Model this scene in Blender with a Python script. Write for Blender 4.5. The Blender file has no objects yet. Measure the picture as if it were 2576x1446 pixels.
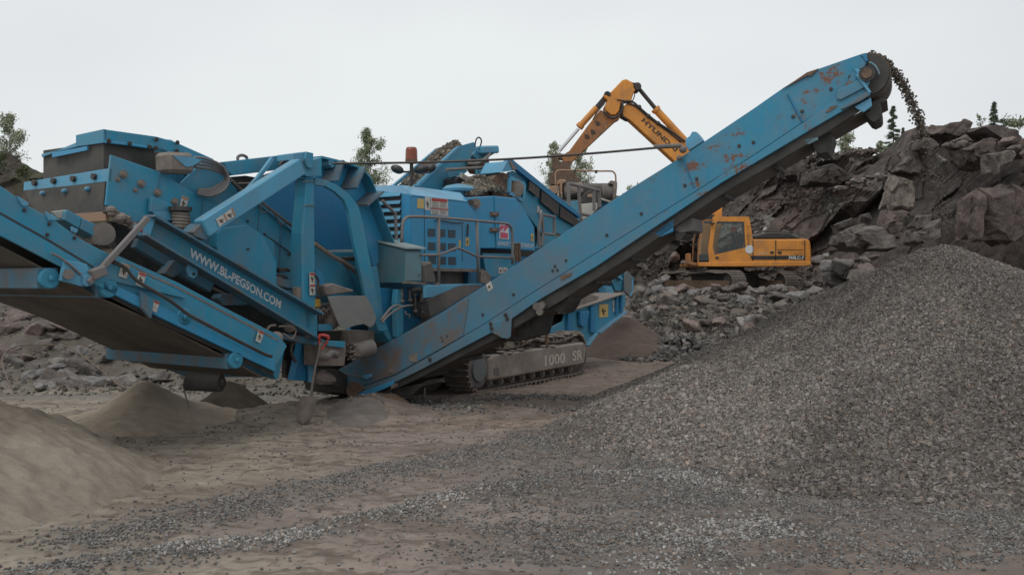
import bpy, bmesh, math, random
import numpy as np
from mathutils import Vector, Matrix, noise
rad = math.radians
random.seed(7)
rng = np.random.default_rng(7)
scene = bpy.context.scene
col = scene.collection
# ---------------------------------------------------------------- camera
FPX, CX, HY, CH = 2230.0, 1288.0, 700.0, 1.9      # lens in pixels of a 2576 px wide picture, horizon row, eye height
cd = bpy.data.cameras.new('camera')
cd.sensor_width = 36.0
cd.lens = FPX / 2576 * 36
cd.shift_y = (HY - 723.0) / 2576
cd.clip_start, cd.clip_end = 0.05, 1500
cam = bpy.data.objects.new('camera', cd)
col.objects.link(cam)
cam.location = (0, 0, CH)
cam.rotation_euler = (rad(90), 0, 0)
scene.camera = cam
# ---------------------------------------------------------------- sky, sun, exposure
SUN_EL, SUN_AZ = rad(58), rad(205)
w = bpy.data.worlds.new('World'); scene.world = w; w.use_nodes = True
nt = w.node_tree; nt.nodes.clear()
wo = nt.nodes.new('ShaderNodeOutputWorld'); bg = nt.nodes.new('ShaderNodeBackground')
sky = nt.nodes.new('ShaderNodeTexSky'); sky.sky_type = 'NISHITA'; sky.sun_disc = False
sky.sun_elevation = SUN_EL; sky.sun_rotation = SUN_AZ; sky.dust_density = 5
tc = nt.nodes.new('ShaderNodeTexCoord'); mp = nt.nodes.new('ShaderNodeMapping'); mp.inputs['Scale'].default_value = (1, 1, 2.5)
nz = nt.nodes.new('ShaderNodeTexNoise'); nz.inputs['Scale'].default_value = 1.3; nz.inputs['Detail'].default_value = 3; nz.inputs['Roughness'].default_value = .45
cr = nt.nodes.new('ShaderNodeValToRGB')
cr.color_ramp.elements[0].position = .3; cr.color_ramp.elements[0].color = (6.6, 6.75, 7.15, 1)
cr.color_ramp.elements[1].position = .7; cr.color_ramp.elements[1].color = (8.1, 8.45, 8.5, 1)
mx = nt.nodes.new('ShaderNodeMixRGB'); mx.inputs[0].default_value = .95      # thick overcast in front of the clear sky
L = nt.links.new
L(tc.outputs['Generated'], mp.inputs['Vector']); L(mp.outputs[0], nz.inputs['Vector']); 
sxk = nt.nodes.new('ShaderNodeSeparateXYZ'); L(tc.outputs['Generated'], sxk.inputs[0])
mk_ = nt.nodes.new('ShaderNodeMath'); mk_.operation = 'MULTIPLY_ADD'; mk_.inputs[1].default_value = -.22; L(sxk.outputs['X'], mk_.inputs[0]); L(nz.outputs['Fac'], mk_.inputs[2])
L(mk_.outputs[0], cr.inputs['Fac'])
L(sky.outputs[0], mx.inputs[1]); L(cr.outputs[0], mx.inputs[2]); L(mx.outputs[0], bg.inputs['Color'])
bg.inputs['Strength'].default_value = .105
L(bg.outputs[0], wo.inputs['Surface'])
sl = bpy.data.lights.new('sun', 'SUN'); sl.energy = 1.2; sl.angle = rad(40); sl.color = (1, .97, .92)
so = bpy.data.objects.new('sun', sl); col.objects.link(so)
so.rotation_euler = (math.pi / 2 - SUN_EL, 0, math.pi - SUN_AZ)
so.location = (0, 0, 30)
scene.view_settings.view_transform = 'Standard'; scene.view_settings.look = 'None'
scene.view_settings.exposure = 0; scene.view_settings.gamma = 1
scene.cycles.max_bounces = 5

# ---------------------------------------------------------------- materials
MAT = {}
class G:
    """small node-graph helper"""
    def __init__(s, name):
        s.m = bpy.data.materials.new(name); s.m.use_nodes = True
        s.t = s.m.node_tree; s.t.nodes.clear()
        s.o = s.t.nodes.new('ShaderNodeOutputMaterial'); s.b = s.t.nodes.new('ShaderNodeBsdfPrincipled')
        s.t.links.new(s.b.outputs[0], s.o.inputs[0])
        s.tc = s.t.nodes.new('ShaderNodeTexCoord')
        MAT[name] = s.m
    def l(s, a, b): s.t.links.new(a, b)
    def n(s, kind, **kw):
        nd = s.t.nodes.new(kind)
        for k, v in kw.items(): setattr(nd, k, v)
        return nd
    def noise(s, scale, detail=4, rough=.55, vec=None, stretch=None):
        n = s.n('ShaderNodeTexNoise'); n.inputs['Scale'].default_value = scale
        n.inputs['Detail'].default_value = detail; n.inputs['Roughness'].default_value = rough
        v = vec or s.tc.outputs['Object']
        if stretch:
            m = s.n('ShaderNodeMapping'); m.inputs['Scale'].default_value = stretch; s.l(v, m.inputs[0]); v = m.outputs[0]
        s.l(v, n.inputs['Vector']); return n.outputs['Fac']
    def ramp(s, fac, a, b, ca=(0, 0, 0, 1), cb=(1, 1, 1, 1)):
        r = s.n('ShaderNodeValToRGB'); e = r.color_ramp.elements
        e[0].position = a; e[1].position = b; e[0].color = ca; e[1].color = cb
        s.l(fac, r.inputs[0]); return r.outputs[0]
    def mix(s, fac, a, b, mode='MIX'):
        m = s.n('ShaderNodeMixRGB', blend_type=mode)
        for i, v in ((0, fac), (1, a), (2, b)):
            if isinstance(v, (int, float)): m.inputs[i].default_value = v
            elif isinstance(v, tuple): m.inputs[i].default_value = (*v[:3], 1)
            else: s.l(v, m.inputs[i])
        return m.outputs[0]
    def math(s, op, a, b):
        m = s.n('ShaderNodeMath', operation=op)
        for i, v in ((0, a), (1, b)):
            if isinstance(v, (int, float)): m.inputs[i].default_value = v
            else: s.l(v, m.inputs[i])
        return m.outputs[0]
    def up(s, a=.3, b=.9):
        g = s.n('ShaderNodeNewGeometry'); x = s.n('ShaderNodeSeparateXYZ'); s.l(g.outputs['Normal'], x.inputs[0])
        return s.ramp(x.outputs['Z'], a, b)
    def bump(s, h, strength, dist=.01):
        b = s.n('ShaderNodeBump'); b.inputs['Strength'].default_value = strength; b.inputs['Distance'].default_value = dist
        s.l(h, b.inputs['Height']); s.l(b.outputs[0], s.b.inputs['Normal'])
    def done(s, c, rough=.6, metal=0., spec=None):
        if isinstance(c, tuple): s.b.inputs['Base Color'].default_value = (*c[:3], 1)
        else: s.l(c, s.b.inputs['Base Color'])
        if isinstance(rough, (int, float)): s.b.inputs['Roughness'].default_value = rough
        else: s.l(rough, s.b.inputs['Roughness'])
        s.b.inputs['Metallic'].default_value = metal
        if spec is not None: s.b.inputs['Specular IOR Level'].default_value = spec
        return s.m

DUST = (.2, .175, .15)
def paint(name, c, dust=.35, rust=0., rough=.55, c2=None, dustc=DUST, rustx=None, greyx=None):
    g = G(name)
    big = g.noise(1.1, 5, .6)
    base = g.mix(g.ramp(big, .35, .7), c, c2 or tuple(v * .82 for v in c))
    fine = g.noise(26, 5, .7)
    base = g.mix(g.math('MULTIPLY', g.ramp(fine, .42, .75), .16), base, (.16, .24, .28))
    st = g.noise(5, 6, .7, stretch=(1.6, 1.6, .35))
    run = g.noise(11, 7, .75, stretch=(2.2, 2.2, .16))
    d = g.math('MAXIMUM', g.math('MULTIPLY', g.ramp(st, .40, .74), dust), g.math('MULTIPLY', g.ramp(run, .50, .72), dust * .8))
    grain = g.ramp(g.noise(45, 4, .75), .3, .6, (.55, .55, .55, 1))
    pat = g.math('MULTIPLY', g.math('MULTIPLY', g.ramp(g.noise(1.9, 8, .68), .46, .70), grain), dust * 1.5)
    d = g.math('MAXIMUM', d, pat)
    d = g.math('MAXIMUM', d, g.math('MULTIPLY', g.math('MULTIPLY', g.up(.45, .9), g.ramp(g.noise(7, 5), .3, .65, (.2, .2, .2, 1))), min(1.0, .3 + dust * .8)))
    cc = g.mix(d, base, dustc)
    if rust:
        rn = g.math('ADD', g.noise(3.4, 12, .74, stretch=(1, 1, 1.3)), g.math('MULTIPLY', g.math('SUBTRACT', g.noise(38, 4, .8, stretch=(1, 1, .4)), .5), .12)); r = g.ramp(rn, .685 - rust * .14, .70 - rust * .14)
        halo = g.ramp(rn, .60 - rust * .14, .69 - rust * .14)
        if rustx:
            sx = g.n('ShaderNodeSeparateXYZ'); g.l(g.tc.outputs['Object'], sx.inputs[0]); r = g.math('MULTIPLY', r, g.ramp(g.math('MULTIPLY', sx.outputs['X'], .3), rustx[0] * .3, rustx[1] * .3))
        if rustx: cc = g.mix(g.math('MULTIPLY', g.math('MULTIPLY', halo, .35), g.ramp(g.math('MULTIPLY', sx.outputs['X'], .3), rustx[0] * .3, rustx[1] * .3)), cc, (.10, .13, .13))
        cc = g.mix(r, cc, g.mix(g.noise(30, 4), (.10, .045, .025), (.19, .085, .045)))
        sp = g.ramp(g.noise(17, 5, .7), .70, .72)
        cc = g.mix(g.math('MULTIPLY', sp, .8), cc, (.09, .045, .03))
    if greyx:
        sx = g.n('ShaderNodeSeparateXYZ'); g.l(g.tc.outputs['Object'], sx.inputs[0])
        k = g.ramp(g.math('ADD', g.math('MULTIPLY', sx.outputs['X'], -.18), g.math('MULTIPLY', g.noise(2.2, 6, .65), .5)), greyx[0], greyx[1])
        cc = g.mix(g.math('MULTIPLY', k, .72), cc, (.125, .115, .11))
    g.bump(g.noise(14, 4), .12, .01)
    g.done(cc, g.ramp(fine, .2, .8, (rough - .1,) * 3 + (1,), (rough + .2,) * 3 + (1,)), 0, .35)
BLUE = (.018, .24, .375); BLUE2 = (.015, .205, .33)
paint('blue_paint', BLUE, .38, 0, .5, BLUE2)
paint('blue_dusty', (.035, .19, .29), 1.1, .2, .62, (.03, .155, .25), (.13, .115, .105))
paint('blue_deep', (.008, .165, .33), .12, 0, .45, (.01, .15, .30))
paint('blue_bright', (.018, .265, .46), .22, 0, .42, (.02, .23, .44))
paint('blue_worn', (.016, .22, .355), .34, .72, .5, (.02, .18, .30), rustx=(.6, 1.6), greyx=(.12, .85))
paint('blue_roof', (.10, .36, .55), .06, 0, .4, (.09, .33, .52))
paint('pale_lid', (.33, .40, .40), .1, .05, .5)
paint('blue_light', (.08, .32, .48), .3, .12, .5, (.06, .27, .43))
paint('teal_paint', (.045, .15, .20), .3, .12, .55, (.045, .13, .155))
paint('teal_light', (.12, .24, .28), .3, .12, .55)
paint('orange_paint', (.74, .29, .03), .42, .2, .5, (.52, .19, .025), (.20, .14, .09))
paint('orange_dirty', (.42, .16, .035), .85, .5, .6, (.33, .12, .03), (.12, .09, .065))
paint('tan_paint', (.36, .20, .11), .6, .3, .6)
paint('white_plate', (.42, .42, .38), .35, .1, .6)
paint('galvanised', (.17, .155, .155), .5, .1, .6, (.13, .12, .12))
paint('grey_steel', (.11, .10, .095), .7, .35, .6)
paint('hub_grey', (.14, .155, .16), .4, 0, .6)
def simple(name, c, c2, scale=8, rough=.7, metal=0., bump=.2, dust=.0, spec=None):
    g = G(name)
    f = g.ramp(g.noise(scale, 6, .65), .35, .68)
    cc = g.mix(f, c, c2)
    if dust:
        cc = g.mix(g.math('MULTIPLY', g.up(.35, .85), dust), cc, DUST)
    g.bump(g.noise(scale * 3, 5), bump, .02)
    g.done(cc, rough, metal, spec)
simple('rubber', (.018, .018, .017), (.05, .047, .042), 3, .75, dust=.5)
simple('curtain_rubber', (.035, .036, .034), (.085, .078, .068), 2.2, .8, dust=.4)
simple('grey_mat', (.16, .165, .155), (.20, .20, .185), 5, .7, dust=.5)
simple('belt', (.055, .045, .036), (.11, .088, .068), 1.6, .85, dust=.3)
simple('dark_steel', (.02, .02, .02), (.05, .042, .035), 6, .6, dust=.4)
simple('muddy_steel', (.12, .10, .085), (.22, .185, .16), 4, .85, dust=.6, bump=.5)
simple('track_steel', (.13, .105, .088), (.23, .19, .16), 9, .75, dust=.6, bump=.4)
simple('track_frame_mud', (.17, .14, .12), (.28, .24, .21), 3, .85, dust=.5, bump=.5)
simple('rusty_steel', (.07, .045, .03), (.16, .10, .065), 9, .8, dust=.5)
simple('black_gloss', (.012, .012, .014), (.03, .03, .03), 6, .35)
simple('white_text', (.62, .64, .64), (.42, .45, .46), 22, .6, bump=0)
simple('faded_text', (.55, .52, .42), (.28, .25, .21), 14, .7, bump=0)
simple('dark_text', (.03, .02, .015), (.06, .035, .02), 14, .6, bump=0)
simple('sticker_white', (.5, .5, .46), (.33, .31, .28), 14, .6, bump=0)
simple('sticker_yellow', (.5, .36, .12), (.4, .29, .11), 14, .6, bump=0)
simple('red_paint', (.38, .03, .02), (.25, .03, .02), 9, .5)
simple('pink_ink', (.50, .07, .14), (.42, .06, .12), 9, .5, bump=0)
simple('yellow_paint', (.5, .32, .03), (.35, .21, .03), 12, .6)
simple('skin', (.35, .2, .15), (.3, .17, .12), 12, .6, bump=0)
simple('hivis', (.75, .07, .03), (.6, .05, .03), 12, .8, bump=0)
simple('dark_cloth', (.02, .022, .03), (.04, .04, .045), 12, .9)
simple('seat_cloth', (.03, .035, .03), (.05, .05, .045), 12, .9)
simple('bark', (.10, .095, .085), (.30, .29, .27), 9, .9, bump=.5)
simple('bark_dark', (.05, .04, .03), (.09, .07, .055), 9, .9, bump=.5)
g = G('silver_rod'); g.done((.55, .56, .58), .25, .9)
g = G('amber_lens'); g.done((.20, .045, .02), .3)
g = G('glass')
g.b.inputs['Transmission Weight'].default_value = 0
tr_ = g.n('ShaderNodeBsdfTransparent'); tr_.inputs[0].default_value = (.80, .86, .84, 1)
gl = g.n('ShaderNodeBsdfGlossy'); gl.inputs['Roughness'].default_value = .06
ms = g.n('ShaderNodeMixShader'); fr = g.n('ShaderNodeFresnel'); fr.inputs[0].default_value = 1.5
g.l(fr.outputs[0], ms.inputs[0]); g.l(tr_.outputs[0], ms.inputs[1]); g.l(gl.outputs[0], ms.inputs[2]); g.l(ms.outputs[0], g.o.inputs[0])
# leaves and stones read a per-vertex colour of their own
def attr_mat(name, tint=(1, 1, 1), rough=.85, fine=40, amt=.35, bump=.3, bd=.01, transl=0.):
    g = G(name)
    a = g.n('ShaderNodeAttribute'); a.attribute_name = 'Col'
    c = g.mix(1.0, a.outputs['Color'], tint, 'MULTIPLY')
    f = g.ramp(g.noise(fine, 5, .65), .25, .75, (1 - amt,) * 3 + (1,), (1 + amt * .6,) * 3 + (1,))
    c = g.mix(1.0, c, f, 'MULTIPLY')
    if bump: g.bump(g.noise(fine * .7, 6, .65), bump, bd)
    g.done(c, rough, 0, .25)
    if transl: g.b.inputs['Subsurface Weight'].default_value = 0
attr_mat('gravel_stone', fine=60, amt=.3, bump=.2)
attr_mat('rock', fine=3.2, amt=.6, bump=.8, bd=.08)
attr_mat('face_rock', fine=2.2, amt=.75, bump=1.0, bd=.2)
attr_mat('leaf', fine=3, amt=.3, bump=0)

# ground: sand, dirt and gravel fines, mixed by vertex colour, with grain
g = G('ground_mat')
a = g.n('ShaderNodeAttribute'); a.attribute_name = 'Col'
n1 = g.noise(1.3, 8, .62, stretch=(.55, 1.6, 1)); n2 = g.noise(9, 8, .7, stretch=(.6, 1.3, 1)); n3 = g.noise(70, 4, .7)
c = g.mix(1.0, a.outputs['Color'], g.ramp(n1, .3, .7, (.82, .81, .80, 1), (1.13, 1.13, 1.13, 1)), 'MULTIPLY')
c = g.mix(1.0, c, g.ramp(n2, .3, .72, (.80, .79, .78, 1), (1.13, 1.13, 1.13, 1)), 'MULTIPLY')
c = g.mix(1.0, c, g.ramp(n3, .3, .75, (.86, .86, .86, 1), (1.12, 1.12, 1.12, 1)), 'MULTIPLY')
h = g.math('ADD', n2, g.math('MULTIPLY', n3, .25))
g.bump(h, .5, .03)
g.done(c, .95, 0, .15)

# ---------------------------------------------------------------- object helpers
ORG = {}
def tag(o, label=None, cat=None, group=None, kind=None):
    if label: o['label'] = label
    if cat: o['category'] = cat
    if group: o['group'] = group
    if kind: o['kind'] = kind
    return o
def empty(name, loc, label, cat, group=None):
    o = bpy.data.objects.new(name, None); col.objects.link(o); o.location = loc; o.empty_display_size = .3
    ORG[o.name] = Vector(loc); return tag(o, label, cat, group)
MERGE = {'symbol', 'warning_band', 'print_lines', 'emblem_print', 'slot', 'mesh', 'latch_bolt', 'end_cap'}
def depth(o):
    d = 0
    while o is not None: d += 1; o = o.parent
    return d
def merge(po, me, mat):
    """add a printed or fixed detail to its part's own mesh, with its own material"""
    bm = bmesh.new(); bm.from_mesh(po.data); bm2 = bmesh.new(); bm2.from_mesh(me)
    po.data.materials.append(MAT[mat]); k = len(po.data.materials) - 1
    vm = {v: bm.verts.new(v.co - ORG[po.name]) for v in bm2.verts}
    for f in bm2.faces:
        nf = bm.faces.new([vm[v] for v in f.verts]); nf.material_index = k
    bm.to_mesh(po.data); bm.free(); bm2.free(); bpy.data.meshes.remove(me); return po
def link(me, name, mat, parent=None, label=None):
    """link a world-space mesh, moving its origin to its own middle"""
    if parent is not None and (name in MERGE and parent.type == 'MESH' and parent.name.split('.')[0] not in ('gantry_post', 'hopper_beam', 'power_pack', 'mobile_crusher')): return merge(parent, me, mat)
    if parent is not None and depth(parent) >= 3: parent = parent.parent
    n = len(me.vertices); co = np.empty(n * 3, np.float32); me.vertices.foreach_get('co', co); co = co.reshape(-1, 3)
    c = (co.min(0) + co.max(0)) / 2
    if parent is None: c[2] = co[:, 2].min()
    me.vertices.foreach_set('co', (co - c).ravel()); me.update()
    o = bpy.data.objects.new(name, me); col.objects.link(o)
    c = Vector([float(v) for v in c]); ORG[o.name] = c
    if parent is not None:
        o.parent = parent; o.location = c - ORG[parent.name]
    else: o.location = c
    if mat: me.materials.append(MAT[mat])
    if label: o['label'] = label
    return o
def V(*a): return Vector(a)
class MB:
    def __init__(s): s.v = []; s.f = []; s.cut = []
    def add(s, vs, fs):
        s.cut.append((len(s.v), len(s.f))); b = len(s.v); s.v += [tuple(v) for v in vs]; s.f += [tuple(i + b for i in f) for f in fs]; return s
    def prism(s, pts, vec):
        n = len(pts); vec = Vector(vec)
        vs = [Vector(p) for p in pts] + [Vector(p) + vec for p in pts]
        fs = [tuple(range(n)), tuple(range(2 * n - 1, n - 1, -1))]
        fs += [(i, (i + 1) % n, n + (i + 1) % n, n + i) for i in range(n)]
        return s.add(vs, fs)
    def hexa(s, a, b):
        """box between two quads given in the same order"""
        return s.add(list(a) + list(b), [(0, 1, 2, 3), (7, 6, 5, 4), (0, 4, 5, 1), (1, 5, 6, 2), (2, 6, 7, 3), (3, 7, 4, 0)])
    def box(s, c, size, rz=0):
        x, y, z = (d / 2 for d in size); R = Matrix.Rotation(rz, 3, 'Z'); c = Vector(c)
        p = [c + R @ V(i * x, j * y, k * z) for k in (-1, 1) for i, j in ((-1, -1), (1, -1), (1, 1), (-1, 1))]
        return s.hexa(p[:4], p[4:])
    def bar(s, p, q, w, h, side=None):
        """square bar from p to q; w across, h in depth along 'side'"""
        p, q = Vector(p), Vector(q); d = (q - p).normalized()
        sd = Vector(side) if side is not None else V(0, 0, 1)
        sd = (sd - d * sd.dot(d)).normalized(); u = d.cross(sd)
        a = [p + u * (i * w / 2) + sd * (j * h / 2) for i, j in ((-1, -1), (1, -1), (1, 1), (-1, 1))]
        b = [v + (q - p) for v in a]
        return s.hexa(a, b)
    def tube(s, pts, r, n=8, smooth=0, cap=True):
        pts = [Vector(p) for p in pts]
        if smooth:
            out = []
            for i in range(len(pts) - 1):
                p0, p1, p2, p3 = pts[max(i - 1, 0)], pts[i], pts[i + 1], pts[min(i + 2, len(pts) - 1)]
                for k in range(smooth):
                    t = k / smooth
                    out.append(.5 * ((2 * p1) + (p2 - p0) * t + (2 * p0 - 5 * p1 + 4 * p2 - p3) * t * t + (3 * p1 - p0 - 3 * p2 + p3) * t ** 3))
            pts = out + [pts[-1]]
        rs = r if isinstance(r, (list, tuple)) else [r] * len(pts)
        if len(rs) != len(pts): rs = [rs[0] + (rs[-1] - rs[0]) * i / (len(pts) - 1) for i in range(len(pts))]
        vs = []; ref = None
        for i, p in enumerate(pts):
            d = (pts[min(i + 1, len(pts) - 1)] - pts[max(i - 1, 0)])
            d = d.normalized() if d.length > 1e-9 else V(0, 0, 1)
            if ref is None: ref = V(0, 0, 1) if abs(d.z) < .9 else V(1, 0, 0)
            u = d.cross(ref).normalized(); ref = u.cross(d).normalized()
            vs += [p + (u * math.cos(2 * math.pi * k / n) + ref * math.sin(2 * math.pi * k / n)) * rs[i] for k in range(n)]
        fs = [(i * n + k, i * n + (k + 1) % n, (i + 1) * n + (k + 1) % n, (i + 1) * n + k) for i in range(len(pts) - 1) for k in range(n)]
        if cap: fs += [tuple(range(n)), tuple(range(len(vs) - 1, len(vs) - n - 1, -1))]
        return s.add(vs, fs)
    def cyl(s, p, q, r, n=20): return s.tube([p, q], r, n)
    def ball(s, c, r, sq=(1, 1, 1), n=8):
        vs = []; fs = []
        for i in range(n + 1):
            th = math.pi * i / n
            for k in range(2 * n):
                ph = math.pi * k / n
                vs.append((c[0] + r * sq[0] * math.sin(th) * math.cos(ph), c[1] + r * sq[1] * math.sin(th) * math.sin(ph), c[2] + r * sq[2] * math.cos(th)))
        for i in range(n):
            for k in range(2 * n):
                fs.append((i * 2 * n + k, i * 2 * n + (k + 1) % (2 * n), (i + 1) * 2 * n + (k + 1) % (2 * n), (i + 1) * 2 * n + k))
        return s.add(vs, fs)
    def build(s, name, mat, parent=None, label=None, bevel=0., smooth=False, fix=True):
        if name in ('hose', 'hydraulic_hose', 'stick_hose', 'boom_pipe') and len(s.cut) > 1:
            o = None; ends = s.cut[1:] + [(len(s.v), len(s.f))]
            for (a, b), (c, d) in zip(s.cut, ends):
                m = MB(); m.add(s.v[a:c], [tuple(i - a for i in f) for f in s.f[b:d]]); o = m.build(name, mat, parent, label, bevel, smooth, fix)
            return o
        me = bpy.data.meshes.new(name); me.from_pydata(s.v, [], s.f)
        if fix:
            bm = bmesh.new(); bm.from_mesh(me)
            bmesh.ops.remove_doubles(bm, verts=bm.verts, dist=1e-5)
            bmesh.ops.recalc_face_normals(bm, faces=bm.faces); bm.to_mesh(me); bm.free()
        if smooth:
            me.shade_smooth()
        o = link(me, name, mat, parent, label)
        if bevel:
            b = o.modifiers.new('bevel', 'BEVEL'); b.width = bevel; b.segments = 1; b.limit_method = 'ANGLE'; b.angle_limit = rad(35)
        return o

CROP = {'D': (0, 0, 1), '1': (0, 276.2, .3003), '2': (473.5, 315.7, .3003), '3': (907.6, 315.7, .3003), '4': (0, 591.9, .3003),
        '5': (473.5, 670.8, .3003), '6': (868.1, 670.8, .3002), '7': (1341.7, 181.5, .3003), '8': (1578.4, 473.5, .273),
        'R': (1815.2, 102.6, .3111), 'S': (1973, 276.2, .3001), 'a': (0, 442, .1501), 'b': (355.1, 591.9, .1714),
        'c': (1104.9, 331.5, .1714), 'd': (1341.7, 378.8, .1288), 'e': (907.6, 552.5, .1288), 'f': (1302.2, 670.8, .1714),
        'g': (2091.4, 118.4, .1288), 'h': (0, 236.8, .2145)}
class Pl:
    """a vertical reference plane; survey() reads the place of a point on it from its sight line"""
    def __init__(s, o, d):
        s.o = np.array(o, float); s.d = np.array(d, float) / np.hypot(*d); s.n = np.array([-s.d[1], s.d[0]])
        if s.n @ s.o < 0: s.n = -s.n
        s.u = V(s.d[0], s.d[1], 0); s.w = V(s.n[0], s.n[1], 0)
    def p(s, off, x, y, crop='D'):
        a, b, k = CROP[crop]; x, y = a + x * k, b + y * k
        r = np.array([(x - CX) / FPX, 1.0]); Y = (s.n @ s.o + off) / (s.n @ r)
        return V(r[0] * Y, Y, CH + (HY - y) / FPX * Y)
    def t(s, off, crop, *pts): return [s.p(off, x, y, crop) for x, y in pts]
    def at(s, t, off, z): q = s.o + s.d * t + s.n * off; return V(q[0], q[1], z)
def grd(x, y, z=0.):
    Y = (CH - z) / ((y - HY) / FPX); return V((x - CX) / FPX * Y, Y, z)
def text(body, pl, off, crop, bl, br, tl, mat, parent, name='lettering', bold=.0, space=1.0):
    cu = bpy.data.curves.new(name, 'FONT'); cu.body = body; cu.offset = bold; cu.space_character = space; cu.resolution_u = 3
    to = bpy.data.objects.new('tmp', cu); col.objects.link(to)
    me = bpy.data.meshes.new_from_object(to.evaluated_get(bpy.context.evaluated_depsgraph_get()))
    bpy.data.objects.remove(to)
    O, R, U = pl.p(off, *bl, crop), pl.p(off, *br, crop), pl.p(off, *tl, crop)
    xs = [v.co.x for v in me.vertices]; x0, x1 = min(xs), max(xs); ys = [v.co.y for v in me.vertices]; y0, y1 = 0.0, max(ys)
    mb = MB()
    vs = [O + (R - O) * ((v.co.x - x0) / (x1 - x0)) + (U - O) * ((v.co.y - y0) / (y1 - y0)) for v in me.vertices]
    mb.add(vs, [tuple(f.vertices) for f in me.polygons]); bpy.data.meshes.remove(me)
    return mb.build(name, mat, parent, fix=False)
def sticker(pl, off, crop, pts, parent, mat='sticker_white', mark='dark_text', band=None, label=None, th=.004):
    q = pl.t(off, crop, *pts)
    o = MB().prism(q, pl.w * th).build('warning_sticker', mat, parent, label)
    a, b, c, d = q
    def at(u, v): return (a + (b - a) * u) * (1 - v) + (d + (c - d) * u) * v - pl.w * .003
    if band: MB().prism([at(.05, .03), at(.95, .03), at(.95, .2), at(.05, .2)], pl.w * -.001).build('warning_band', band, o)
    if mark:
        m = MB()
        for ring in (((.3, .35), (.5, .3), (.45, .5), (.7, .45), (.75, .55), (.5, .62), (.6, .8), (.45, .82), (.35, .6), (.25, .5)),):
            m.prism([at(*r) for r in ring], pl.w * -.001)
        m.build('symbol', mark, o)
    return o
def bolts(pl, off, crop, pts, parent, r=.022, mat='dark_steel', h=.03):
    r *= .6; h *= .7
    first = None
    for x, y in pts:
        c = pl.p(off, x, y, crop)
        if first is None:
            first = MB().cyl(c, c - pl.w * h * .5, r * 1.5, 12).cyl(c, c - pl.w * h, r, 6).build('bolt', mat, parent); oc = ORG[first.name]; first_c = c
        else:
            o = first.copy(); col.objects.link(o); o.location = first.location + (c - first_c)
# ---------------------------------------------------------------- numpy noise and stones
def vnoise(x, y, seed=0):
    xi = np.floor(x).astype(np.int64); yi = np.floor(y).astype(np.int64); fx = x - xi; fy = y - yi
    fx = fx * fx * (3 - 2 * fx); fy = fy * fy * (3 - 2 * fy)
    def h(a, b):
        n = (a * 374761393 + b * 668265263 + seed * 1442695041) & 0x7fffffff
        n = ((n ^ (n >> 13)) * 1274126177) & 0x7fffffff
        return ((n ^ (n >> 16)) & 0xffff) / 65535.0
    return (h(xi, yi) * (1 - fx) + h(xi + 1, yi) * fx) * (1 - fy) + (h(xi, yi + 1) * (1 - fx) + h(xi + 1, yi + 1) * fx) * fy
def fbm(x, y, o=4, seed=0):
    s = 0; a = .5; t = 0
    for i in range(o): s = s + a * vnoise(x * 2 ** i, y * 2 ** i, seed + i); t += a; a *= .5
    return s / t
def sst(a, b, x):
    t = np.clip((x - a) / (b - a), 0, 1); return t * t * (3 - 2 * t)
def cone(X, Y, cx, cy, R, H, rnd=.15, skirt=0):
    r = np.hypot(X - cx, Y - cy)
    h = H * (1 - np.sqrt(r * r + rnd * rnd) / R)
    h = np.maximum(h, 0)
    if skirt: h = np.maximum(h, H * .16 * np.exp(-np.maximum(r - R * .8, 0) / skirt))
    return h
def seg_d(X, Y, pts):
    d = np.full(X.shape, 1e9)
    for (ax, ay), (bx, by) in zip(pts[:-1], pts[1:]):
        vx, vy = bx - ax, by - ay; t = np.clip(((X - ax) * vx + (Y - ay) * vy) / (vx * vx + vy * vy), 0, 1)
        d = np.minimum(d, np.hypot(X - ax - t * vx, Y - ay - t * vy))
    return d
def gpl(*pts): return [(grd(x, y).x, grd(x, y).y) for x, y in pts]
BAND1 = gpl((250, 1350), (640, 1262), (1000, 1180), (1300, 1125), (1500, 1075))
BAND2 = gpl((60, 1470), (420, 1400), (700, 1345), (1000, 1287), (1250, 1232), (1500, 1203), (1850, 1192))
BRIGHT = [gpl((1560, 1190), (1700, 1200), (1870, 1215)), gpl((1640, 1440), (1760, 1425)), gpl((420, 1400), (700, 1345), (1000, 1287), (1250, 1232)), gpl((1700, 1335), (1900, 1310))]
def base_h(X, Y):
    """terrain height without the loose heaps"""
    wob = (fbm(X * .35, Y * .35, 4, 3) - .5)
    right = sst(22.5 + wob * 3, 31, Y) * 1.25
    left = sst(15.2 + wob * 3, 21, Y) * 1.25 * sst(-1.5, -4.5, X) * 1.0
    h = np.maximum(right, left) + wob * .12
    h = h + (fbm(X * 2.1, Y * 2.1, 4, 11) - .5) * .085 + (fbm(X * 9, Y * 12, 4, 15) - .5) * .034
    rut = np.sin((Y - .33 * X) * 5.2 + 2.2 * fbm(X * .4, Y * .4, 3, 19)); h = h - .022 * np.maximum(rut - .55, 0) / .45 * sst(.40, .6, fbm(X * .5, Y * .8, 3, 20))
    return h + (fbm(X * .8, Y * .8, 5, 29) - .5) * 1.0 * sst(23, 27, Y) + (fbm(X * 1.2, Y * 1.2, 5, 31) - .5) * .6 * sst(-3, -5, X) * sst(15.2, 17, Y)
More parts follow.
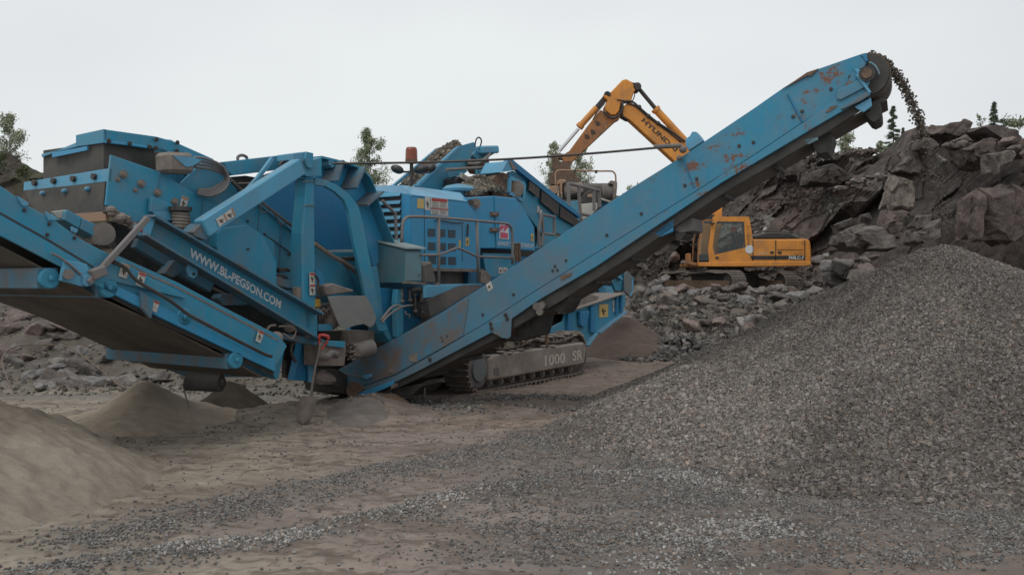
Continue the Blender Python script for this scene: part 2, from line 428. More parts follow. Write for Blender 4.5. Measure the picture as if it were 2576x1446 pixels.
def ground_h(X, Y):
    h = base_h(X, Y)
    # churned dirt ridge under the tail conveyors
    h = h + .16 * np.exp(-((X + 2.9) / 1.5) ** 2 - ((Y - 12.4) / .45) ** 2) * (.6 + .9 * fbm(X * 3, Y * 3, 3, 5))
    h = h + .14 * np.exp(-((X + 1.9) / .45) ** 2 - ((Y - 12.6) / .4) ** 2)
    # low gravel windrows
    n = fbm(X * 2.5, Y * 2.5, 3, 8)
    h = h + .05 * np.exp(-(seg_d(X, Y, BAND1) / .35) ** 2) * n * 1.6 + .06 * np.exp(-(seg_d(X, Y, BAND2) / .22) ** 2) * n * 1.6
    return h
def gcol(X, Y):
    sand = np.array([.27, .235, .19]); pink = np.array([.255, .212, .185]); grey = np.array([.138, .122, .112]); brown = np.array([.18, .145, .122]); dkbr = np.array([.105, .083, .07]); ochre = np.array([.28, .21, .16])
    def mixc(c, d, m): return c * (1 - m[..., None]) + d * m[..., None]
    c = np.broadcast_to(pink, X.shape + (3,)).copy()
    n = fbm(X * .7, Y * .7, 4, 21); n2 = fbm(X * .45 + Y * .3, Y * 2.2, 5, 22)
    c = mixc(c, sand, sst(-1.0, -2.8, X + (n - .5) * 2.5))
    c = mixc(c, grey, sst(-1.0, 1.6, X + (n - .5) * 2.5 + (9 - Y) * .15) * sst(12.5, 10.8, Y) * .85)
    c = mixc(c, brown, sst(11.5, 13, Y + (n2 - .5) * 2) * sst(-2.6, -1.2, X))
    c = mixc(c, brown, sst(.56, .66, n2) * .6)
    c = mixc(c, ochre, np.exp(-((X + .2) / 1.2) ** 2 - ((Y - 11.6 - .05 * X) / .28) ** 2) * .7)
    c = mixc(c, dkbr, np.exp(-((X + 2.9) / 2.0) ** 2 - ((Y - 12.6) / .55) ** 2) * .8)
    c = mixc(c, grey * 1.0, np.exp(-(seg_d(X, Y, BAND1) / .5) ** 2) * .6)
    c = mixc(c, grey * .95, np.exp(-(seg_d(X, Y, BAND2) / .3) ** 2) * .6)
    c = mixc(c, brown * 1.05, sst(6.15, 5.8, Y + (n - .5) * .8) * sst(1.5, 2.4, X) )
    c = mixc(c, np.array([.18, .168, .152]), sst(13.4, 14.6, Y) * sst(-2.2, -3.0, X) * sst(.35, .6, n2 + .15))
    fine = fbm(X * 5, Y * 12, 4, 41)
    c = mixc(c, dkbr * 1.1, sst(.57, .66, fine) * .65)
    cl = fbm(X * 14, Y * 26, 3, 47); c = mixc(c, dkbr * 1.2, sst(.64, .70, cl) * .6); c = mixc(c, c * 1.25, sst(.60, .70, fbm(X * 3, Y * 9, 4, 49)) * .5)
    far = sst(21, 25, Y)
    c = mixc(c, np.array([.12, .10, .088]) * (0.8 + .5 * n[..., None]), far)
    lb = sst(14.8, 16, Y) * sst(-2.5, -4, X)
    c = mixc(c, np.array([.115, .102, .087]) * (0.75 + .6 * n[..., None]), lb)
    return c
def grid_obj(name, P, C, mat, kind=None, smooth=True, parent=None, label=None, cat=None):
    R, Cn = P.shape[:2]
    idx = np.arange(R * Cn).reshape(R, Cn)
    q = np.stack([idx[:-1, :-1], idx[:-1, 1:], idx[1:, 1:], idx[1:, :-1]], -1).reshape(-1, 4)
    me = bpy.data.meshes.new(name)
    me.vertices.add(R * Cn); me.vertices.foreach_set('co', P.reshape(-1).astype(np.float32))
    me.loops.add(q.size); me.loops.foreach_set('vertex_index', q.ravel().astype(np.int32))
    me.polygons.add(len(q)); me.polygons.foreach_set('loop_start', (np.arange(len(q)) * 4).astype(np.int32))
    me.update(calc_edges=True)
    if smooth: me.polygons.foreach_set('use_smooth', np.ones(len(q), bool))
    else: me.polygons.foreach_set('use_smooth', np.zeros(len(q), bool))
    set_col(me, C.reshape(-1, 3))
    o = link(me, name, mat, parent); tag(o, label, cat, None, kind); return o
def set_col(me, C):
    at = me.color_attributes.new('Col', 'FLOAT_COLOR', 'POINT')
    at.data.foreach_set('color', np.concatenate([C, np.ones((len(C), 1))], 1).astype(np.float32).ravel())
CUBE = np.array([[-1, -1, -1], [1, -1, -1], [1, 1, -1], [-1, 1, -1], [-1, -1, 1], [1, -1, 1], [1, 1, 1], [-1, 1, 1]], float)
CUBE[:, :] *= np.array([1, 1, .8])
QF = np.array([[3, 2, 1, 0], [4, 5, 6, 7], [0, 1, 5, 4], [1, 2, 6, 5], [2, 3, 7, 6], [3, 0, 4, 7]])
def stones(name, P, S, C, mat='gravel_stone', parent=None, label=None, cat=None, kind='stuff', jit=.42):
    """many small angular stones in one mesh: P centres, S radii, C colours"""
    n = len(P); v = CUBE[None] + rng.uniform(-jit, jit, (n, 8, 3))
    v[:, 4:, :2] *= rng.uniform(.35, 1, (n, 1, 1))
    v *= rng.uniform(.55, 1.15, (n, 1, 3))
    a = rng.uniform(0, 2 * np.pi, (n, 3)); c, s = np.cos(a), np.sin(a); Rz = np.zeros((n, 3, 3)); Rx = np.zeros((n, 3, 3)); R2 = np.zeros((n, 3, 3))
    for R, i in ((Rz, 0), (R2, 2)):
        R[:, 0, 0] = c[:, i]; R[:, 0, 1] = -s[:, i]; R[:, 1, 0] = s[:, i]; R[:, 1, 1] = c[:, i]; R[:, 2, 2] = 1
    Rx[:, 0, 0] = 1; Rx[:, 1, 1] = c[:, 1]; Rx[:, 1, 2] = -s[:, 1]; Rx[:, 2, 1] = s[:, 1]; Rx[:, 2, 2] = c[:, 1]
    v = np.einsum('nij,nkj->nki', Rz @ Rx @ R2, v) * (S[:, None, None] * .8) + P[:, None]
    q = (QF[None] + (np.arange(n) * 8)[:, None, None]).reshape(-1, 4)
    me = bpy.data.meshes.new(name)
    me.vertices.add(n * 8); me.vertices.foreach_set('co', v.reshape(-1).astype(np.float32))
    me.loops.add(q.size); me.loops.foreach_set('vertex_index', q.ravel().astype(np.int32))
    me.polygons.add(len(q)); me.polygons.foreach_set('loop_start', (np.arange(len(q)) * 4).astype(np.int32))
    me.update(calc_edges=True)
    me.polygons.foreach_set('use_smooth', np.zeros(len(q), bool))
    set_col(me, np.repeat(C, 8, 0))
    o = link(me, name, mat, parent); tag(o, label, cat, None, kind); return o
def scol(n, lo=.06, hi=.26, warm=.02):
    b = rng.uniform(0, 1, n) ** 1.6 * (hi - lo) + lo
    t = rng.normal(0, .7, n)
    c = np.stack([b * (1.02 + .05 * t), b * (.98 + .0 * t), b * (.93 - .04 * t)], 1)
    red = rng.uniform(0, 1, n) < .08; c[red] *= np.array([1.08, .95, .88])
    return np.clip(c, .01, 1)
# boulders: a few hull shapes shared by all of them
HULLS = []
def hull_mesh(k, flat=1.0):
    r = random.Random(100 + k); bm = bmesh.new()
    for i in range(r.randint(11, 17)):
        v = Vector((r.gauss(0, 1), r.gauss(0, 1), r.gauss(0, 1))).normalized() * r.uniform(.8, 1.05)
        bm.verts.new((v.x * 1.0, v.y * .85, v.z * .75 * flat))
    res = bmesh.ops.convex_hull(bm, input=bm.verts)
    bmesh.ops.delete(bm, geom=[e for e in res['geom_interior'] if isinstance(e, bmesh.types.BMVert)], context='VERTS')
    bmesh.ops.bevel(bm, geom=bm.edges[:], offset=.05, segments=1, affect='EDGES')
    bmesh.ops.triangulate(bm, faces=bm.faces[:]); 
    bmesh.ops.subdivide_edges(bm, edges=[e for e in bm.edges if e.calc_length() > .35], cuts=2, use_grid_fill=True)
    for v in bm.verts:
        v.co += v.co.normalized() * (noise.fractal(v.co * 2.2 + Vector((k, 0, 0)), 1, 2, 4)) * .08
    bmesh.ops.recalc_face_normals(bm, faces=bm.faces)
    me = bpy.data.meshes.new('boulder'); bm.to_mesh(me); bm.free()
    return me
BCOLS = [(.20, .18, .165), (.15, .135, .125), (.24, .225, .21), (.17, .135, .12), (.11, .098, .09), (.20, .155, .138), (.19, .18, .175), (.13, .112, .10)]
for k in range(16):
    me = hull_mesh(k, .8 if k % 3 else .55); c = np.array(BCOLS[k % 8])
    set_col(me, np.broadcast_to(c, (len(me.vertices), 3))); me.materials.append(MAT['rock']); HULLS.append(me)
def boulder(loc, size, label, group=None, k=None, rot=None, name='boulder', cat='boulder'):
    o = bpy.data.objects.new(name, HULLS[random.randrange(16) if k is None else k]); col.objects.link(o)
    o.location = loc; o.scale = size if isinstance(size, tuple) else tuple(size * random.uniform(.8, 1.2) for _ in range(3))
    o.rotation_euler = rot or (random.uniform(-.5, .5), random.uniform(-.5, .5), random.uniform(0, 6.3))
    return tag(o, label, cat, group)

# ---------------------------------------------------------------- ground sheet
cs = np.linspace(-1.0, 1.0, 760)
Ys = np.concatenate([np.linspace(-5, 4.8, 24), np.linspace(4.9, 16, 420), np.linspace(16.1, 36, 190), np.geomspace(36.3, 320, 50)])
Yg = np.repeat(Ys[:, None], len(cs), 1); Xg = cs[None] * (Yg + 4)
Zg = ground_h(Xg, Yg)
grid_obj('ground', np.stack([Xg, Yg, Zg], -1), gcol(Xg, Yg), 'ground_mat', 'structure')

# ---------------------------------------------------------------- heaps
def heap(name, label, cx, cy, R, H, hf, cols, res=.035, noise_amp=.03, ext=1.25, mat='ground_mat', cat='heap'):
    xs = np.arange(cx - R * ext, cx + R * ext, res); ys = np.arange(cy - R * ext, cy + R * ext, res)
    X, Y = np.meshgrid(xs, ys); h = hf(X, Y)
    Z = ground_h(X, Y) - .06 + h + (fbm(X * 1.5, Y * 1.5, 4, 51) - .5) * noise_amp * 2 * sst(0, .3, h) + (fbm(X * 7, Y * 7, 5, 52) - .5) * noise_amp * 1.0
    C = cols(X, Y, Z)
    return grid_obj(name, np.stack([X, Y, Z], -1), C, mat, None, True, None, label, cat)
PX, PY, PR, PH = 5.75, 11.75, 4.95, 2.46
def gp_h(X, Y):
    a = np.arctan2(Y - PY, X - PX)
    R = PR * (1 + .05 * np.sin(3 * a + 1) + .03 * np.sin(7 * a))
    r = np.hypot(X - PX, Y - PY)
    h = PH * (1 - np.sqrt(r * r + .015) / R)
    # older lobe pushed out to the left, and a shallow gully between the two
    h = np.maximum(h, .95 * (1 - np.sqrt(((X - 2.35) / 2.1) ** 2 + ((Y - 10.9) / 1.7) ** 2 + .01)))
    g = seg_d(X, Y, [(4.3, 11.2), (3.0, 10.0), (2.1, 9.0), (1.5, 8.2)])
    h = h - .15 * np.exp(-(g / .24) ** 2)
    return np.maximum(h, 0)
def gp_c(X, Y, Z):
    n = fbm(X * .9, Y * .9, 4, 61)[..., None]; return np.array([.06, .054, .05]) * (.7 + .6 * n)
gp = heap('gravel_pile', 'large cone of crushed grey gravel under the end of the raised blue conveyor', PX, PY, PR, PH, gp_h, gp_c, .05, .05, 1.3, 'ground_mat', 'gravel pile')
n = 600000
X = rng.uniform(PX - 6.4, PX + 4.6, n); Y = rng.uniform(PY - 6.2, PY + 2.2, n); h = gp_h(X, Y)
ok = (h > .03) & (np.abs(X / Y) < .92); X, Y, h = X[ok], Y[ok], h[ok]
keep = rng.uniform(0, 1, len(X)) < 1.0; X, Y, h = X[keep], Y[keep], h[keep]
Z = ground_h(X, Y) - .06 + h + (fbm(X * 1.5, Y * 1.5, 4, 51) - .5) * .1 * sst(0, .3, h) + rng.uniform(-.002, .014, len(X))
S = rng.uniform(.010, .023, len(X)) * (1 + .3 * (rng.uniform(0, 1, len(X)) < .1))
th_ = np.arctan2(Y - PY, X - PX); S *= .78 + .55 * (1 - h / PH) ** 1.5; nn = .45 * fbm(X * .8 + 3, Y * .8, 4, 63) + .55 * fbm(th_ * 7, np.hypot(X - PX, Y - PY) * .8, 4, 64); lobe = np.exp(-((X - 2.2) / 1.3) ** 2 - ((Y - 10.3) / 1.5) ** 2)
C = scol(len(X), .078, .21) * np.array([1.06, .985, .94]) * (.55 + .95 * nn + .6 * lobe)[:, None] 
stones('loose_stones', np.stack([X, Y, Z], 1), S, C, parent=gp)

def sand_c(c1, c2, s=1.3):
    def f(X, Y, Z):
        n = fbm(X * s, Y * s * 1.5, 5, 71)[..., None]; return np.array(c1) * (1 - n) + np.array(c2) * n
    return f
LX, LY, LR, LH = -6.72, 7.75, 3.4, 1.72
heap('sand_heap', 'large smooth heap of pale sand at the left edge in the foreground', LX, LY, LR, LH,
     lambda X, Y: cone(X, Y, LX, LY, LR * (1 + .05 * np.sin(4 * np.arctan2(Y - LY, X - LX))), LH, .3), sand_c((.22, .19, .155), (.28, .245, .2)), .025, .075, 1.2, cat='sand heap')
def c2h(X, Y):
    r = np.hypot(X + 4.88, Y - 11.75)
    return np.maximum(cone(X, Y, -4.88, 11.75, .98, .64, .07), .2 * np.exp(-(np.maximum(r - .7, 0) / .42) ** 1.3) * sst(2.6, 1.2, r))
heap('sand_heap', 'small pointed cone of fine brown sand left of the blue tail conveyor', -4.88, 11.75, 2.0, .6, c2h, sand_c((.28, .235, .18), (.36, .30, .24)), .03, .012, 1.2, cat='sand heap')
heap('fines_heap', 'dark cone of fines directly beneath the belt roller of the left conveyor', -4.05, 12.75, .75, .5,
     lambda X, Y: cone(X, Y, -4.05, 12.75, .62, .52, .1), sand_c((.06, .05, .04), (.09, .075, .06)), .03, .012, 1.2, cat='fines heap')
heap('gravel_heap', 'low heap of mixed grey gravel right of the shovel, before the blue conveyor foot', -2.05, 12.0, .8, .2,
     lambda X, Y: cone(X, Y, -2.1, 12.0, .8, .13, .15), sand_c((.13, .115, .105), (.19, .17, .155), 5), .03, .02, 1.2, cat='gravel heap')
heap('dirt_heap', 'small brown dirt cone under the low end of the raised blue conveyor', -1.7, 12.75, .7, .3,
     lambda X, Y: cone(X, Y, -1.7, 12.8, .5, .17, .06), sand_c((.075, .052, .038), (.11, .078, .058)), .03, .02, 1.2, cat='dirt heap')
heap('dirt_heap', 'rust brown earth slope beneath the far end of the hopper beams', 4.0, 21.9, 1.7, 1.0,
     lambda X, Y: cone(X, Y, 2.9, 22.5, 1.6, 1.15, .2), sand_c((.085, .065, .055), (.13, .10, .085)), .05, .05, 1.4, cat='dirt heap')

# ---------------------------------------------------------------- loose gravel on the ground
def scatter(name, n, xr, yr, dens, s, lo, hi, label, cat):
    X = rng.uniform(*xr, n); Y = rng.uniform(*yr, n)
    ok = (np.abs(X / Y) < .78) & (rng.uniform(0, 1, n) < dens(X, Y)); X, Y = X[ok], Y[ok]
    S = rng.uniform(s[0], s[1], len(X)); Z = ground_h(X, Y) + S * .25
    stones(name, np.stack([X, Y, Z], 1), S, scol(len(X), lo, hi), label=label, cat=cat)
def clump(X, Y): return sst(.42, .62, fbm(X * 2.2, Y * 3.5, 4, 81))
scatter('gravel', 440000, (-6, 9), (5.3, 15), lambda X, Y: np.clip(
    .95 * np.exp(-(seg_d(X, Y, BAND1) / .30) ** 2) * (.3 + .7 * clump(X, Y)) + .9 * np.exp(-(seg_d(X, Y, BAND2) / .2) ** 2) * (.4 + .6 * clump(X, Y)) +
    sst(-.8, 1.6, X + (9 - Y) * .15) * sst(12, 10.5, Y) * (.22 + .7 * clump(X, Y)) * sst(5.75, 6.2, Y) + .012, 0, 1), (.007, .015), .10, .27,
    'loose gravel strewn in bands over the packed dirt in the foreground', 'gravel')
scatter('pale_gravel', 110000, (-5, 6), (5.3, 12), lambda X, Y: np.clip(
    sum(np.exp(-(seg_d(X, Y, b) / (.14 if i == 2 else .26)) ** 2) for i, b in enumerate(BRIGHT)) * (.25 + .75 * clump(X + 9, Y)), 0, 1), (.009, .018), .22, .43,
    'patches of pale freshly broken gravel among the darker gravel', 'gravel')
scatter('pebbles', 26000, (-9, 6), (5.4, 20), lambda X, Y: .05 + .6 * sst(.55, .7, fbm(X * 1.2, Y * 3, 4, 83)), (.006, .018), .08, .2,
    'scattered dark pebbles and crumbs on the sandy ground', 'pebbles')
scatter('track_side_gravel', 30000, (-3.5, 5), (11.3, 14.3), lambda X, Y: .5 * sst(.45, .65, fbm(X * 1.4, Y * 3, 4, 85)) * sst(12.1, 12.9, Y) , (.010, .03), .09, .24,
    'crumbly dark gravel along the ground beside the crawler track', 'gravel')
# ================================================================ the blue crusher
M = Pl((-.87, 14.1), (.545, .838))           # side plane of the near crawler track
W = M.w
crusher = empty('mobile_crusher', M.at(1, 1.2, 0), 'huge dusty blue crushing and screening plant on crawler tracks with raised conveyors', 'crusher')
def pr(off, th, crop, pts, name, mat, parent=crusher, bevel=.006, label=None):
    return MB().prism(M.t(off, crop, *pts), W * th).build(name, mat, parent, label, bevel)

# --- lower left discharge conveyor -------------------------------------------------
lc = pr(-.2, .03, 'D', [(-60, 436), (0, 467), (62, 510), (66, 515), (140, 556), (200, 600), (300, 653), (380, 700), (440, 730), (470, 752), (265, 703), (262, 727), (0, 592), (-60, 562)], 'discharge_conveyor', 'blue_paint', label='blue conveyor side panels at the left edge')
def lcp(off, th, crop, pts, name, mat, bevel=.004, label=None): return pr(off, th, crop, pts, name, mat, lc, bevel, label)
lcp(-.235, .03, 'D', [(-60, 514), (0, 543), (120, 610), (228, 675), (262, 703), (262, 727), (0, 592), (-60, 562)], 'lower_panel', 'blue_paint')
lcp(-.16, .03, 'D', [(290, 640), (450, 712), (560, 771), (700, 843), (722, 870), (690, 928), (560, 868), (400, 790), (262, 722), (262, 690)], 'inner_panel', 'blue_paint', label='blue inner conveyor panel with warning stickers')
lcp(-.2, .06, 'D', [(256, 704), (390, 762), (560, 846), (690, 905), (694, 935), (560, 873), (390, 792), (250, 722)], 'lower_rail', 'blue_bright')
lcp(2.1, .03, 'D', [(-60, 735), (0, 760), (120, 803), (300, 880), (470, 948), (700, 948), (640, 900), (300, 750), (0, 620), (-60, 600)], 'far_panel', 'blue_dusty')
# belt: return run seen from below and the carrying run above it, spanning the width
def span(mb, off0, off1, near, th=.02, n=1):
    """sheet spanning from off0 to off1 whose near edge is traced by 'near'; real thickness"""
    a = M.t(off0, 'D', *near); q = [p + W * (off1 - off0) for p in a]
    for i in range(len(a) - 1):
        dn = V(0, 0, -th)
        mb.hexa([a[i], a[i + 1], q[i + 1], q[i]], [a[i] + dn, a[i + 1] + dn, q[i + 1] + dn, q[i] + dn])
    return mb
span(MB(), -.12, 2.05, [(-60, 592), (0, 617), (262, 752), (400, 812), (560, 893), (660, 946)], .02).build('belt', 'belt', lc)
span(MB(), -.12, 2.05, [(-60, 500), (0, 535), (262, 680), (560, 830), (700, 900)], .02).build('carrying_belt', 'belt', lc)
def crossbeam(x, y, off0=-.15, off1=2.2, r=.1, name='cross_beam'):
    c = M.p(off0, x, y); q = c + W * (off1 - off0)
    o = MB().bar(c, q, .22, .2).build(name, 'blue_dusty', lc, bevel=.02)
    MB().cyl(c + W * .01, c - W * .05, .1, 18).cyl(c - W * .05, c - W * .08, .03, 8).build('end_cap', 'blue_paint', o)
for x, y in ((120, 700), (268, 724), (458, 798), (588, 905)): crossbeam(x, y)
# near side edge roller guard strip
lcp(-.15, .02, 'D', [(285, 730), (470, 805), (690, 930), (688, 946), (560, 885), (400, 812), (270, 745)], 'belt_edge_strip', 'rubber')
pr(-.205, .006, 'D', [(-60, 505), (0, 533), (120, 600), (228, 665), (262, 692), (262, 696), (228, 670), (120, 605), (0, 538), (-60, 510)], 'panel_seam', 'dark_steel', lc, 0)
pr(-.165, .006, 'D', [(290, 650), (450, 722), (560, 781), (700, 853), (700, 858), (560, 786), (450, 727), (290, 655)], 'panel_seam', 'muddy_steel', lc, 0)
hz = MB()
for dz in (0, 7, 13): hz.tube(M.t(-.27, '5', (-640, -60 + dz * 2), (-520, 10 + dz), (-430, 110 + dz), (-150, 280 + dz), (0, 392 + dz), (200, 500 + dz), (420, 615 + dz), (640, 725 + dz), (700, 745 + dz)), .012, 6, 4)
hz.build('hose_bundle', 'rubber', lc, smooth=True)
for cp, pts, bnd, m in (('4', [(1022, 232), (1090, 255), (1062, 365), (992, 340)], 'tan_paint', 1), ('4', [(1165, 305), (1226, 325), (1195, 437), (1135, 412)], 'red_paint', 1), ('4', [(1290, 540), (1340, 562), (1310, 650), (1265, 625)], 'red_paint', 0), ('5', [(590, 530), (638, 548), (605, 640), (565, 620)], 'red_paint', 1)):
    sticker(M, -.215 if cp == '4' else -.2, cp, pts, lc, band=bnd, mark='dark_text' if m else None)
# torn lips along the top edge of the side panel
for q in ([(300, 340), (480, 455), (492, 480), (430, 515), (380, 505), (330, 420)], [(775, 600), (905, 680), (960, 700), (920, 745), (820, 750), (790, 660)], [(1205, 850), (1300, 895), (1310, 920), (1275, 965), (1215, 930)]):
    lcp(-.225, .03, 'a', q, 'folded_lip', 'blue_light', .003)
bolts(M, -.2, 'a', [(405, 580), (820, 810), (1243, 1043), (790, 990)], lc, .02)
# support strut across the fold hinge
MB().bar(M.p(-.3, 222, 712), M.p(-.3, 372, 548), .06, .05, W).build('strut', 'galvanised', lc, bevel=.008)
MB().tube(M.t(-.28, '4', (430, 150), (500, 185), (590, 250), (680, 330)), .012, 6, 3).build('hose', 'galvanised', lc)
o = lcp(-.27, .05, '4', [(545, 205), (730, 240), (760, 340), (770, 420), (700, 430), (510, 380)], 'hinge_plate', 'blue_light')
MB().cyl(M.p(-.27, 555, 325, '4') if False else M.p(-.27, 575, 325, '4'), M.p(-.33, 575, 325, '4'), .05, 14).build('pin', 'grey_steel', o)
MB().bar(M.p(-.3, 760, 335, '4'), M.p(-.3, 875, 290, '4'), .1, .1, W).build('clamp', 'galvanised', lc, bevel=.01)
lcp(-.3, .1, '4', [(700, 340), (760, 330), (775, 400), (730, 430), (700, 410)], 'hinge_knuckle', 'blue_light')
lcp(-.24, .05, '4', [(1180, 470), (1290, 530), (1270, 700), (1190, 610)], 'hinge_plate', 'blue_dusty')
# tail roller under the low end
o = MB().cyl(M.p(.5, 472, 960), M.p(.5, 470, 962) + V(.42, -.04, 0), .105, 20).build('tail_drum', 'rubber', lc)
MB().cyl(M.p(.5, 470, 962) + V(.42, -.04, 0), M.p(.5, 470, 962) + V(.46, -.044, 0), .05, 14).build('drum_hub', 'dark_steel', o)
MB().tube([M.p(.5, 460, 965), M.p(.3, 468, 1000), M.p(.1, 476, 1025)], .008, 6, 3).build('drain_hose', 'rubber', lc)
# box-like frame with grey muff next to the hinge
pr(.25, .25, 'a', [(1100, 590), (1135, 570), (1375, 700), (1330, 890), (1075, 740)], 'guard_box', 'blue_paint')
pr(.25, .25, 'a', [(1380, 710), (1700, 860), (1640, 1050), (1340, 890)], 'guard_box', 'blue_paint')
MB().cyl(M.p(.2, 1730, 975, 'a'), M.p(.6, 1740, 985, 'a'), .12, 20).build('drive_motor', 'grey_steel', crusher)
pr(.3, .03, 'a', [(870, 600), (1110, 570), (1060, 730), (960, 710)], 'torn_sheet', 'white_plate')

# --- URL beam -------------------------------------------------------------------
tl0, tr0, br0, bl0 = (345, 516), (798, 788), (799, 855), (345, 580)
beam = pr(.15, .02, 'D', [(378, 543), (798, 788), (799, 855), (560, 710), (352, 590), (352, 575)], 'beam', 'blue_paint', label='long blue beam carrying the web address')
for nm, a, b_, mt in (('flange', (375, 543), (800, 789), 'blue_dusty'), ('flange', (352, 590), (800, 857), 'blue_dusty')):
    p, q = M.p(.1, *a), M.p(.1, *b_); MB().bar(p, q, .025, .22, W).build(nm, mt, beam)
text('WWW.BL-PEGSON.COM', M, .146, 'D', (476, 645), (705, 776), (480, 623), 'white_text', beam, bold=.03)
MB().prism(M.t(.08, '1', (1130, 980), (1290, 885), (1310, 890), (1245, 1090), (1150, 1045)), W * .04).build('end_plate', 'blue_light', beam)
bolts(M, .08, '1', [(1180, 1010)], beam, .02, 'red_paint')
for x, y in ((1620, 1330),):
    MB().prism(M.t(.1, '1', (1585, 1290), (1660, 1310), (1655, 1385), (1625, 1415), (1590, 1400), (1572, 1350)), W * .04).build('lug', 'blue_light', beam, bevel=.004)
bolts(M, .1, '1', [(1622, 1375)], beam, .02)
# shadowed chassis and under-structure behind the beam
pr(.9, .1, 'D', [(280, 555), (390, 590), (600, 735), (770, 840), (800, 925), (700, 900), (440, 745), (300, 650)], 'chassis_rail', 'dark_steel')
pr(.45, .1, 'D', [(352, 598), (540, 712), (530, 735), (470, 702), (340, 622)], 'chassis_rail', 'blue_dusty')
pr(.35, .15, 'b', [(620, 380), (650, 530), (460, 620), (330, 560), (480, 370), (600, 385)], 'outrigger_socket', 'blue_dusty')
pr(.35, .15, 'b', [(1180, 860), (1480, 860), (1600, 1000), (1560, 1020), (1210, 1030), (1130, 920)], 'outrigger_socket', 'blue_dusty')
MB().tube(M.t(.5, 'b', (560, 560), (900, 700), (1200, 850), (1600, 1000), (1850, 1160)), .02, 6, 3).build('pipe', 'muddy_steel', crusher)
# support post and foot at the low end of the beam
o = pr(.2, .12, '5', [(800, 640), (820, 640), (760, 930), (735, 945), (700, 880), (690, 760), (720, 650)], 'support_leg', 'blue_paint')
pr(.5, .12, '5', [(960, 600), (1080, 640), (1080, 960), (1020, 960), (880, 950), (940, 700)], 'support_leg', 'blue_deep')
pr(.42, .05, '5', [(1010, 680), (1050, 690), (1060, 900), (1075, 960), (1020, 970), (1020, 880)], 'rib', 'blue_light')
pr(.15, .1, '5', [(770, 550), (1085, 600), (1082, 660), (960, 640), (780, 600)], 'end_bracket', 'blue_dusty')
pr(.9, .06, '5', [(820, 640), (970, 660), (900, 930), (820, 900)], 'backing_plate', 'dark_steel')
MB().tube(M.t(.05, '5', (730, 490), (680, 500), (655, 560), (690, 610), (740, 620), (700, 660), (690, 740)), .016, 7, 4).tube(M.t(.03, '5', (760, 500), (830, 500), (900, 530), (870, 600), (800, 560)), .012, 7, 4).build('hose', 'muddy_steel', crusher)
MB().ball(M.p(.05, 735, 600, '5'), .09).ball(M.p(.05, 760, 670, '5'), .08).ball(M.p(.1, 850, 500, '5'), .08).build('valve_block', 'muddy_steel', crusher)

# --- screen box -----------------------------------------------------------------
sb = pr(.5, .03, '1', [(930, 378), (1340, 520), (1500, 620), (1700, 740), (1990, 900), (2300, 1110), (2300, 1500), (1900, 1330), (1500, 1010), (1260, 900), (1110, 960), (960, 830), (885, 800), (905, 600)], 'screen_box', 'blue_paint', label='blue vibrating screen side plate with bolts')
pr(.5 + 1.75, .03, '1', [(930, 378), (1340, 520), (1700, 740), (2300, 1110), (2300, 1500), (1500, 1010), (1110, 960), (885, 800)], 'far_side_plate', 'blue_dusty', sb)
# larger swept side plate of the feed box behind, running under the gantry
pr(.62, .03, '2', [(-60, 480), (120, 300), (360, 450), (600, 640), (960, 905), (1060, 980), (1300, 1170), (1450, 1330), (1440, 1500), (700, 1420), (300, 1100), (0, 900), (-60, 840)], 'feed_side_plate', 'blue_paint', sb)
# hood plates at the top left
o = pr(.95, .03, 'h', [(1215, 412), (1840, 500), (2050, 560), (2230, 640), (2500, 760), (2600, 870), (2300, 820), (1900, 650), (1235, 575)], 'hood', 'blue_paint', sb)
mbx = MB()
a = M.p(.95, 1215, 412, 'h'); b_ = M.p(.95, 1215, 570, 'h')
mbx.prism([a, b_, b_ + W * .55, a + W * .55 + V(0, 0, -.02)], M.u * .03).build('hood_front', 'blue_paint', sb)
c_ = a + W * .5 + V(0, 0, -.1); d_ = b_ + W * .5
MB().prism([c_, d_, d_ + W * .78 + V(0, 0, -.03), c_ + W * .78 + V(0, 0, -.12)], M.u * .03 ).build('hood_front', 'blue_light', sb)
MB().prism([a + V(0, 0, -.22) - M.u * .03 + W * .28, b_ + V(0, 0, -.02) - M.u * .03 + W * .28, b_ + V(0, 0, -.04) - M.u * .03 + W * 1.0, a + V(0, 0, -.25) - M.u * .03 + W * 1.0], M.u * .02).build('clamp_bar', 'blue_bright', sb)
pr(1.15, .03, 'D', [(385, 372), (470, 372), (540, 430), (600, 470), (640, 520), (520, 540), (400, 450)], 'rear_wall', 'blue_paint', sb)
pr(.92, .03, 'h', [(1240, 540), (1500, 575), (1780, 615), (1780, 645), (1500, 605), (1240, 575)], 'clamp_bar', 'blue_bright', sb)
pr(1.0, .02, 'h', [(1230, 560), (1500, 600), (1810, 640), (1840, 950), (1700, 900), (1440, 850), (1225, 880)], 'side_curtain', 'curtain_rubber', sb)
a2 = M.p(1.0, 1215, 560, 'h'); b2 = M.p(1.0, 1215, 885, 'h')
MB().prism([a2, b2 - V(0, 0, .2), b2 + W * 1.25 - V(0, 0, .2), a2 + W * 1.25], M.u * .02).build('front_curtain', 'curtain_rubber', sb, label='dark rubber curtain across the upper screen deck')
